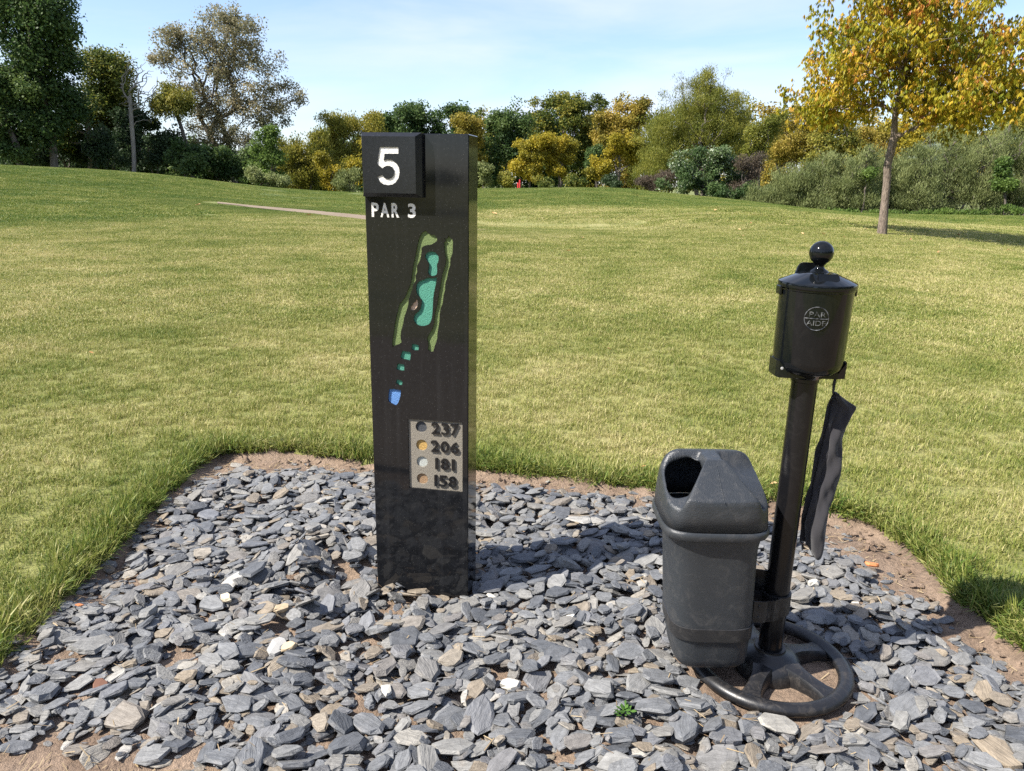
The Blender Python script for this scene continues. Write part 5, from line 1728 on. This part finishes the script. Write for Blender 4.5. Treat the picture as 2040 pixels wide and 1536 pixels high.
# far edge of the fairway
plant("oak_tree", "dark oak showing left above the number block", "tree", 112, 775, [(775, 245, 30, 32), (800, 260, 30, 40)], "oak", 120, 40, 1.2, 0.42, 0.8, r_trunk=0.25, seed=51, spread=0.2)
plant("oak_tree", "broad dark green oak above the number block", "tree", 114, 830, [(825, 235, 38, 26), (855, 240, 34, 28), (840, 280, 50, 46)], "oak", 170, 42, 1.3, 0.42, 0.8, r_trunk=0.28, seed=52, spread=0.22)
plant("oak_tree", "dark green oak above the post's top right corner", "tree", 110, 905, [(900, 235, 36, 24), (925, 248, 24, 34), (900, 285, 46, 44)], "oak", 160, 42, 1.2, 0.42, 0.8, r_trunk=0.28, seed=53, spread=0.22)
plant("yellow_tree", "yellow crowned tree peeping out at the post's top right", "tree", 92, 930, [(928, 258, 26, 32), (945, 290, 26, 40)], "gold", 110, 42, 0.9, 0.32, 0.7, r_trunk=0.15, seed=54, spread=0.2)
plant("oak_tree", "deep green oak close to the right of the post", "tree", 94, 1005, [(990, 245, 34, 30), (1025, 255, 32, 36), (990, 310, 38, 60), (1030, 300, 26, 40)], "oak", 230, 42, 1.0, 0.34, 0.8, r_trunk=0.25, seed=55, spread=0.2)
plant("maple_tree", "tall olive yellow maple behind the small yellow trees", "tree", 100, 1110, [(1075, 225, 40, 30), (1120, 215, 40, 34), (1150, 250, 38, 46), (1080, 280, 46, 46), (1165, 300, 30, 46), (1150, 200, 14, 18)], "woods", 320, 42, 1.05, 0.36, 0.75, r_trunk=0.28, seed=56, spread=0.25)
plant("maple_tree", "loose green topped maple beside the olive yellow maple", "tree", 104, 1185, [(1185, 215, 22, 20), (1180, 260, 26, 36)], "woods", 90, 36, 0.95, 0.34, 0.75, r_trunk=0.2, seed=57, spread=0.2)
plant("autumn_tree", "rusty gold tree left of the great willow", "tree", 97, 1225, [(1215, 235, 32, 34), (1250, 230, 30, 34), (1225, 280, 38, 40), (1275, 225, 22, 34), (1195, 270, 22, 26)], "gold", 230, 42, 0.9, 0.33, 0.7, r_trunk=0.2, seed=58, spread=0.22)
plant("yellow_tree", "bright yellow small tree beside the red posts", "tree", 84, 1048, [(1045, 300, 32, 26), (1040, 335, 28, 26), (1075, 285, 24, 20), (1055, 340, 30, 24)], "yellow", 190, 42, 0.68, 0.28, 0.7, r_trunk=0.12, seed=59, spread=0.2)
plant("yellow_tree", "bright yellow small tree, second from the red posts", "tree", 85, 1112, [(1110, 295, 38, 26), (1090, 280, 22, 20), (1125, 325, 26, 26), (1095, 325, 26, 28), (1110, 345, 32, 18)], "yellow", 200, 42, 0.68, 0.28, 0.7, r_trunk=0.12, seed=60, spread=0.2)
plant("yellow_tree", "deep yellow tree next to the great willow", "tree", 83, 1222, [(1235, 290, 34, 28), (1205, 320, 26, 26), (1255, 310, 22, 30), (1190, 345, 18, 18)], "yellow", 170, 42, 0.68, 0.28, 0.7, r_trunk=0.12, seed=61, spread=0.22)
plant("green_tree", "dull green tree between the yellow trees", "tree", 90, 1190, [(1185, 300, 20, 32), (1180, 330, 18, 26)], "oak", 70, 38, 0.8, 0.3, 0.75, r_trunk=0.12, seed=62, spread=0.2)
for i, (px, hw, hh, cy, pal, lab) in enumerate([(968, 22, 24, 348, "osier", "grey green bush close to the right of the post"), (1010, 18, 16, 357, "olive", "low olive bush left of the red posts"), (1150, 26, 12, 362, "woods", "low scrub under the yellow trees"),
                                               (1222, 18, 14, 360, "dark", "small dark green bush on the mound's skyline"), (1085, 24, 10, 364, "woods", "low scrub just right of the red posts")]):
    plant("bush", lab, "bush", 80, px, [(px, cy, hw, hh)], pal, 50, 40, 0.55, 0.28, 0.6, r_trunk=0.05, stems=2, seed=70 + i, part="foliage", spread=0.2)
plant("willow_tree", "great feathery olive willow, tallest of the far trees", "tree", 66, 1395, [(1395, 195, 52, 58), (1350, 245, 52, 58), (1435, 235, 50, 72), (1312, 295, 48, 66), (1380, 295, 66, 74), (1450, 300, 40, 50), (1290, 345, 38, 36), (1470, 225, 22, 54), (1405, 160, 26, 24), (1400, 245, 60, 60)], "willow", 1400, 42, 0.60, 0.22, 0.24, "upright", lump=2, r_trunk=0.3, stems=3, trunk_to=0.5, seed=81, spread=0.22)
plant("dogwood_shrub", "rounded green shrub with pale leaves below the willow", "shrub", 51, 1400, [(1395, 340, 52, 46), (1440, 350, 44, 40), (1350, 360, 40, 28), (1425, 315, 40, 26)], "dogwood", 280, 46, 0.42, 0.19, 0.6, r_trunk=0.05, stems=4, seed=82, spread=0.24, part="foliage")
plant("russet_shrub", "reddish brown twiggy shrub low left of the willow's foot", "shrub", 53, 1300, [(1300, 365, 38, 20), (1320, 352, 26, 20)], "brownbush", 90, 40, 0.4, 0.17, 0.4, "upright", r_trunk=0.04, stems=3, seed=83, part="foliage")
plant("russet_shrub", "brownish twiggy shrub between dogwood and willow hedge", "shrub", 50, 1485, [(1480, 350, 30, 44), (1500, 335, 22, 34)], "brownbush", 120, 42, 0.45, 0.18, 0.35, "upright", r_trunk=0.05, stems=3, seed=84, part="foliage")
plant("dark_shrub", "dark low shrub under the brownish twigs", "shrub", 48, 1450, [(1455, 380, 40, 18), (1485, 385, 26, 16)], "oak", 80, 40, 0.4, 0.18, 0.6, r_trunk=0.04, stems=3, seed=85, part="foliage")
plant("olive_tree", "olive tree with thin dark stems right of the willow", "tree", 62, 1520, [(1515, 270, 36, 40), (1540, 245, 30, 30), (1505, 315, 26, 34)], "willow", 160, 42, 0.6, 0.2, 0.5, r_trunk=0.1, stems=3, seed=86, spread=0.24)
for i, (px, Y, blobs, pal, lab) in enumerate([
        (1600, 76, [(1590, 240, 50, 36), (1560, 290, 46, 46), (1610, 290, 40, 40)], "gold", "golden tree left of the autumn tree's trunk"), (1650, 72, [(1655, 265, 42, 32), (1640, 310, 46, 36), (1690, 290, 34, 34)], "olive", "yellow olive tree just left of the autumn tree's trunk"),
        (1735, 75, [(1730, 280, 44, 36), (1740, 320, 50, 30)], "gold", "golden tree directly behind the autumn tree's trunk"), (1810, 74, [(1815, 290, 48, 34), (1830, 260, 36, 30)], "yellow", "yellow tree right of the autumn tree's trunk"),
        (1900, 76, [(1900, 280, 50, 40), (1940, 300, 40, 30)], "olive", "olive tree behind the right part of the willow hedge"), (2000, 75, [(2005, 275, 46, 36), (1975, 300, 44, 34), (2050, 290, 40, 40)], "olive", "olive yellow tree at the right edge above the hedge"),
        (2045, 100, [(2050, 225, 46, 26), (2070, 250, 40, 40)], "oak", "distant dark green tree at the right edge")]):
    plant("autumn_tree" if pal in ("gold", "yellow") else "wood_tree", lab, "tree", Y, px, blobs, pal, 210, 42, 0.75, 0.25, 0.65, r_trunk=0.14, stems=2, seed=90 + i, spread=0.24)
hedge = [(1530, 47, 395, 44, 34), (1580, 46, 375, 46, 50), (1640, 45.5, 368, 50, 58), (1705, 45, 362, 52, 66), (1770, 46, 365, 52, 62), (1835, 45, 352, 52, 78), (1895, 46, 342, 52, 88), (1955, 45.5, 340, 54, 92), (2015, 46, 338, 52, 94), (2080, 46, 338, 54, 94)]
hl = ["low end clump of the willow hedge next to the brownish shrub", "willow hedge clump, second from its low end", "willow hedge clump left of the autumn tree, third from the low end", "willow hedge clump just left of the autumn tree's trunk", "willow hedge clump behind the autumn tree's trunk",
      "willow hedge clump just right of the autumn tree's trunk", "willow hedge clump below the silvery shrub", "tall willow hedge clump above the tree's shadow", "tall willow hedge clump beside the bright green sapling", "willow hedge clump cut by the right edge"]
for i, ((px, Y, cy, hw, hh), lab) in enumerate(zip(hedge, hl)):
    plant("willow_shrub", lab, "shrub", Y, px, [(px, cy, hw, hh), (px, cy + hh * 0.5, hw, hh * 0.5)], "osier", 230, 50, 0.42, 0.24, 0.16, "upright", lump=3, r_trunk=0.04, stems=4, seed=110 + i, spread=0.20, part="foliage", group="clumps of the willow hedge", squash=1.0)
plant("silver_shrub", "pale silvery shrub standing up out of the willow hedge", "shrub", 47.5, 1850, [(1850, 318, 44, 24)], "silver", 70, 40, 0.4, 0.18, 0.5, r_trunk=0.05, stems=2, seed=130, part="foliage")
plant("green_sapling", "bright green sapling in the hedge near the right edge", "sapling", 43.6, 2010, [(2010, 335, 22, 26), (2000, 365, 26, 20)], "bright", 50, 40, 0.4, 0.2, 0.6, r_trunk=0.05, seed=131, part="foliage")
plant("green_sapling", "light green weed sapling in the hedge left of the tree trunk", "sapling", 44.0, 1722, [(1722, 338, 20, 14), (1735, 345, 14, 12)], "bright", 30, 34, 0.35, 0.2, 0.5, r_trunk=0.03, seed=132, part="foliage")
# low weeds along the foot of the hedge
plant("weed_patch", "strip of low weeds along the foot of the willow hedge", "weeds", 43.2, 1850, [(1700, 424, 60, 8), (1800, 425, 60, 8), (1900, 424, 60, 9), (2000, 422, 60, 10)], "bright", 150, 30, 0.28, 0.16, 0.5, "upright", branches=False, seed=133, part="foliage")

# second row that closes the wood behind the first trees
for i, (px, Y, cy, hw, hh, pal, lab) in enumerate([
        (-30, 64, 295, 60, 50, "dark", "dark thicket behind the leaning tree"), (60, 66, 296, 60, 46, "oak", "thicket tree behind the big oak's trunk"), (140, 64, 300, 55, 44, "dark", "dark thicket behind the yellow green tree"), (225, 66, 302, 55, 44, "oak", "thicket tree behind the slim olive tree"),
        (300, 65, 305, 55, 42, "dark", "dark thicket behind the bare grey tree"), (375, 66, 312, 55, 40, "oak", "thicket tree behind the arching tree"), (450, 68, 325, 55, 36, "dark", "dark thicket behind the airy tree's trunk"), (525, 70, 338, 50, 42, "oak", "thicket tree behind the bright green shrub"),
        (590, 78, 335, 55, 50, "olive", "olive thicket tree behind the rounded olive bush"), (660, 80, 330, 55, 56, "woods", "green thicket tree behind the tall olive yellow tree"), (740, 100, 325, 55, 60, "oak", "dark thicket tree behind the post's left edge"), (820, 112, 325, 55, 60, "oak", "dark thicket tree hidden behind the post"),
        (960, 106, 325, 50, 60, "woods", "green thicket tree seen just right of the post"), (1035, 112, 325, 50, 62, "oak", "dark thicket tree behind the first yellow tree"), (1110, 113, 330, 50, 56, "oak", "dark thicket tree behind the second yellow tree"), (1180, 112, 330, 50, 60, "woods", "green thicket tree left of the deep yellow tree"),
        (1250, 110, 320, 50, 64, "gold", "golden thicket tree behind the deep yellow tree"), (1320, 96, 320, 55, 64, "willow", "dull thicket tree behind the great willow's left half"), (1400, 96, 310, 60, 80, "willow", "dull thicket tree behind the great willow's middle"), (1480, 92, 320, 55, 72, "olive", "olive thicket tree behind the willow's right edge"),
        (1545, 86, 320, 50, 64, "gold", "golden thicket tree behind the olive stems"), (1620, 88, 320, 55, 74, "olive", "olive thicket tree behind the golden tree"), (1700, 88, 325, 55, 72, "gold", "golden thicket tree left of the autumn tree's trunk"), (1780, 88, 325, 55, 70, "yellow", "yellow thicket tree right of the autumn tree's trunk"),
        (1860, 88, 325, 55, 64, "olive", "olive thicket tree above the silvery shrub"), (1940, 88, 325, 55, 66, "gold", "golden thicket tree above the right part of the hedge"), (2030, 88, 325, 60, 66, "woods", "green thicket tree at the right edge above the hedge")]):
    if px > 940: cy, hh = cy - 36, hh + 16
    rg = 338 if px < 120 else 338 + (px - 120) * 0.08 if px < 700 else 374
    plant("thicket_tree", lab, "tree", Y, px, [(px, cy, hw, hh), (px, cy + hh * 0.5, hw, hh * 0.6), (px, rg - 10, hw + 8, 18)], pal, 210, 32, 0.95 * Y / 90, 0.36 * Y / 90, 0.75, lump=4, r_trunk=0.10, stems=2, seed=200 + i, spread=0.22, group="second row of the wood")

# red posts by the far trees
for px, h_, lab in ((1035.5, 0.95, "taller red post by the far yellow trees"), (1032, 0.55, "shorter red post touching the taller one's left")):
    p = at(px, 372, 62 if h_ > 0.7 else 61.6); z_ = float(ground(p.x, p.y))
    zt_ = at(px, 358 if h_ > 0.7 else 364, p.y).z
    root = tag(empty("marker_post", (p.x, p.y, z_)), lab, "post", "red marker posts")
    bm = bmesh.new()
    lathe(bm, [(0.07, -0.2), (0.07, zt_ - z_ - 0.03), (0.055, zt_ - z_), (0.0, zt_ - z_)], 12)
    link("shaft", bm_mesh("shaft", bm), plain("red_paint", (0.50, 0.03, 0.03), 0.5), root)

# the autumn tree on the lawn
def autumn_tree():
    g = np.random.default_rng(77)
    Y = 25.1
    p = on_ground(1757, 467); Y = p.y
    base = np.array([p.x, p.y, float(ground(p.x, p.y)) - 0.03])
    root = tag(empty("buckeye_tree", base), "young tree with drooping yellow and orange leaves on the lawn", "tree")
    mpp = Y / FPX * 1.02; sc = Y / 25.1
    blobs = [(1830, 40, 175, 105), (1770, 130, 130, 90), (1900, 150, 125, 100), (1695, 190, 95, 50), (1850, 205, 120, 50), (1960, 205, 85, 56), (1840, -40, 150, 80), (1672, 130, 46, 40), (1655, 222, 44, 22), (1985, 90, 60, 60)]
    cs, ts = [], []
    areas = np.array([a[2] * a[3] for a in blobs], float); areas /= areas.sum()
    dys = [0.0, 0.7, -0.9, 1.0, -1.1, 0.5, 0.2, -0.4, 0.6, 0.9]
    for (bx_, by_, hw, hh), w_, dy in zip(blobs, areas, dys):
        c = np.array(at(bx_, by_, Y)) - base + np.array([0, dy, 0])
        k = max(6, int(760 * w_))
        d = g.normal(0, 1, (k, 3)); d /= np.linalg.norm(d, axis=1, keepdims=True)
        cs.append(c + d * g.random((k, 1)) ** (1 / 2.4) * np.array([hw * mpp, hw * mpp * 1.15, hh * mpp]))
        ts.append(np.clip(g.normal(0.38, 0.17, k), 0, 1))
    cs, ts = np.concatenate(cs), np.concatenate(ts)
    # trunk leans right, forks at 2.6 m
    fork = np.array(at(1781, 275, Y)) - base
    q1 = np.array(at(1768, 330, Y)) - base; q0 = np.array(at(1763, 400, Y)) - base
    q2 = np.array(at(1783, 225, Y)) - base; q3 = np.array(at(1800, 150, Y)) - base; q4 = np.array(at(1815, 60, Y)) - base
    tk_ = [np.zeros(3), q0 * 0.6, q0, (q0 + q1) / 2 + np.array([0.02 * sc, 0, 0]), q1, fork, q2, q3, q4]
    sel = cs[g.choice(len(cs), min(320, len(cs)), replace=False)]
    bars = grow(g, tk_, sel, 0.155 * sc, 0.010 * sc, 0.13, 0.30, 0.02)
    R0 = list(bars[2]); R1 = list(bars[3])
    for i, (a_, b_) in enumerate(((0.158, 0.132), (0.132, 0.120), (0.120, 0.116), (0.116, 0.118), (0.118, 0.126), (0.11, 0.08), (0.085, 0.06), (0.06, 0.035))): R0[i], R1[i] = a_ * sc, b_ * sc
    V, F = sticks(bars[0], bars[1], R0, R1, seg=10)
    # a second limb rises left of the fork
    link("trunk", np_mesh("trunk", V, F, smooth=True), bark_mat("scaly_bark", (0.075, 0.055, 0.042), (0.26, 0.205, 0.16), (38, 38, 9)), root)
    # palmate leaves: five leaflets that hang from one point
    n_each = 20
    C = np.repeat(cs, n_each, 0); T = np.repeat(ts, n_each)
    n_ = len(C)
    d = g.normal(0, 1, (n_, 3)); d /= np.linalg.norm(d, axis=1, keepdims=True)
    C = C + d * 0.40 * sc * g.random((n_, 1)) ** 0.5
    ax = g.uniform(0, 6.283, n_)
    T = np.clip(T + g.normal(0, 0.12, n_), 0, 1)
    Vs, Ts = [], []
    for k in range(5):
        a_ = ax + (k - 2) * 0.62 + g.normal(0, 0.12, n_)
        dr = g.uniform(0.55, 1.25, n_) * (1 + 0.15 * abs(k - 2))
        u_ = np.stack([np.cos(a_) * np.cos(dr), np.sin(a_) * np.cos(dr), -np.sin(dr)], -1)
        s_ = np.stack([-np.sin(a_), np.cos(a_), g.normal(0, 0.35, n_)], -1); s_ /= np.linalg.norm(s_, axis=1, keepdims=True)
        L = g.uniform(0.125, 0.195, n_)[:, None] * sc * (1 - 0.10 * abs(k - 2)); W = L * 0.17
        tip = C + u_ * L; mid = C + u_ * L * 0.58
        tip[:, 2] -= 0.02 * sc
        Vs.append(np.stack([C, mid + s_ * W, tip, mid - s_ * W], 1)); Ts.append(T + g.normal(0, 0.05, n_))
    V = np.stack(Vs, 1).reshape(-1, 3); T = np.stack(Ts, 1).ravel()
    F = (np.arange(len(V) // 4) * 4)[:, None] + np.arange(4)[None]
    LMb = leaf_mat("autumn_leaflets", [(0.0, (0.15, 0.185, 0.018)), (0.30, (0.34, 0.31, 0.024)), (0.58, (0.52, 0.38, 0.035)), (0.80, (0.60, 0.34, 0.06)), (1.0, (0.52, 0.19, 0.06))], 0.48, 0.45)
    link("crown", np_mesh("crown", V, F, np.clip(T, 0, 1)), LMb, root)
    # round seed husks
    ic = bmesh.new(); bmesh.ops.create_icosphere(ic, subdivisions=1, radius=0.045 * sc)
    hv = np.array([v_.co[:] for v_ in ic.verts]); hf = np.array([[v_.index for v_ in f.verts] for f in ic.faces]); ic.free()
    pos = cs[g.choice(len(cs), 70, replace=False)] + g.normal(0, 0.15 * sc, (70, 3))
    V = (hv[None] + pos[:, None]).reshape(-1, 3); F = (np.arange(70)[:, None, None] * len(hv) + hf[None]).reshape(-1, 3)
    tag(link("seed_husks", np_mesh("seed_husks", V, F, smooth=True), plain("husk_tan", (0.40, 0.24, 0.10)), root), kind="stuff")


autumn_tree()

# the wood behind the photographer, which the polished stone mirrors
g = np.random.default_rng(99)
V, F, T = [], [], []
cs, ts = [], []
for k in range(70):
    a_ = R(180) + (k / 69 - 0.5) * 2 * 1.75 + g.uniform(-0.02, 0.02)
    low = abs(a_ - R(205.8)) < 0.10
    d_ = 150 if low else g.uniform(34, 50)
    x, y = math.sin(a_) * d_, math.cos(a_) * d_
    h_ = 3.0 if low else g.uniform(8, 14); w_ = g.uniform(3.0, 5)
    if not low and abs(a_ - R(205.3)) < 0.22: w_ = 2.2
    c = np.array([x, y, h_ * 0.5]); q = g.normal(0, 1, (40, 3)); q /= np.linalg.norm(q, axis=1, keepdims=True)
    cs.append(c + q * g.random((40, 1)) ** 0.4 * np.array([w_, w_, h_ * 0.5])); ts.append(np.clip(g.normal(0.4, 0.2, 40), 0, 1))
V, F, T = leaves(g, np.concatenate(cs), np.concatenate(ts), 26, 1.1, 0.6, 0.8, "spray", 0.2)
tag(link("woodland", np_mesh("woodland", V, F, T), LM["oak"]), "wood behind the viewpoint, mirrored in the stone post", kind="stuff")
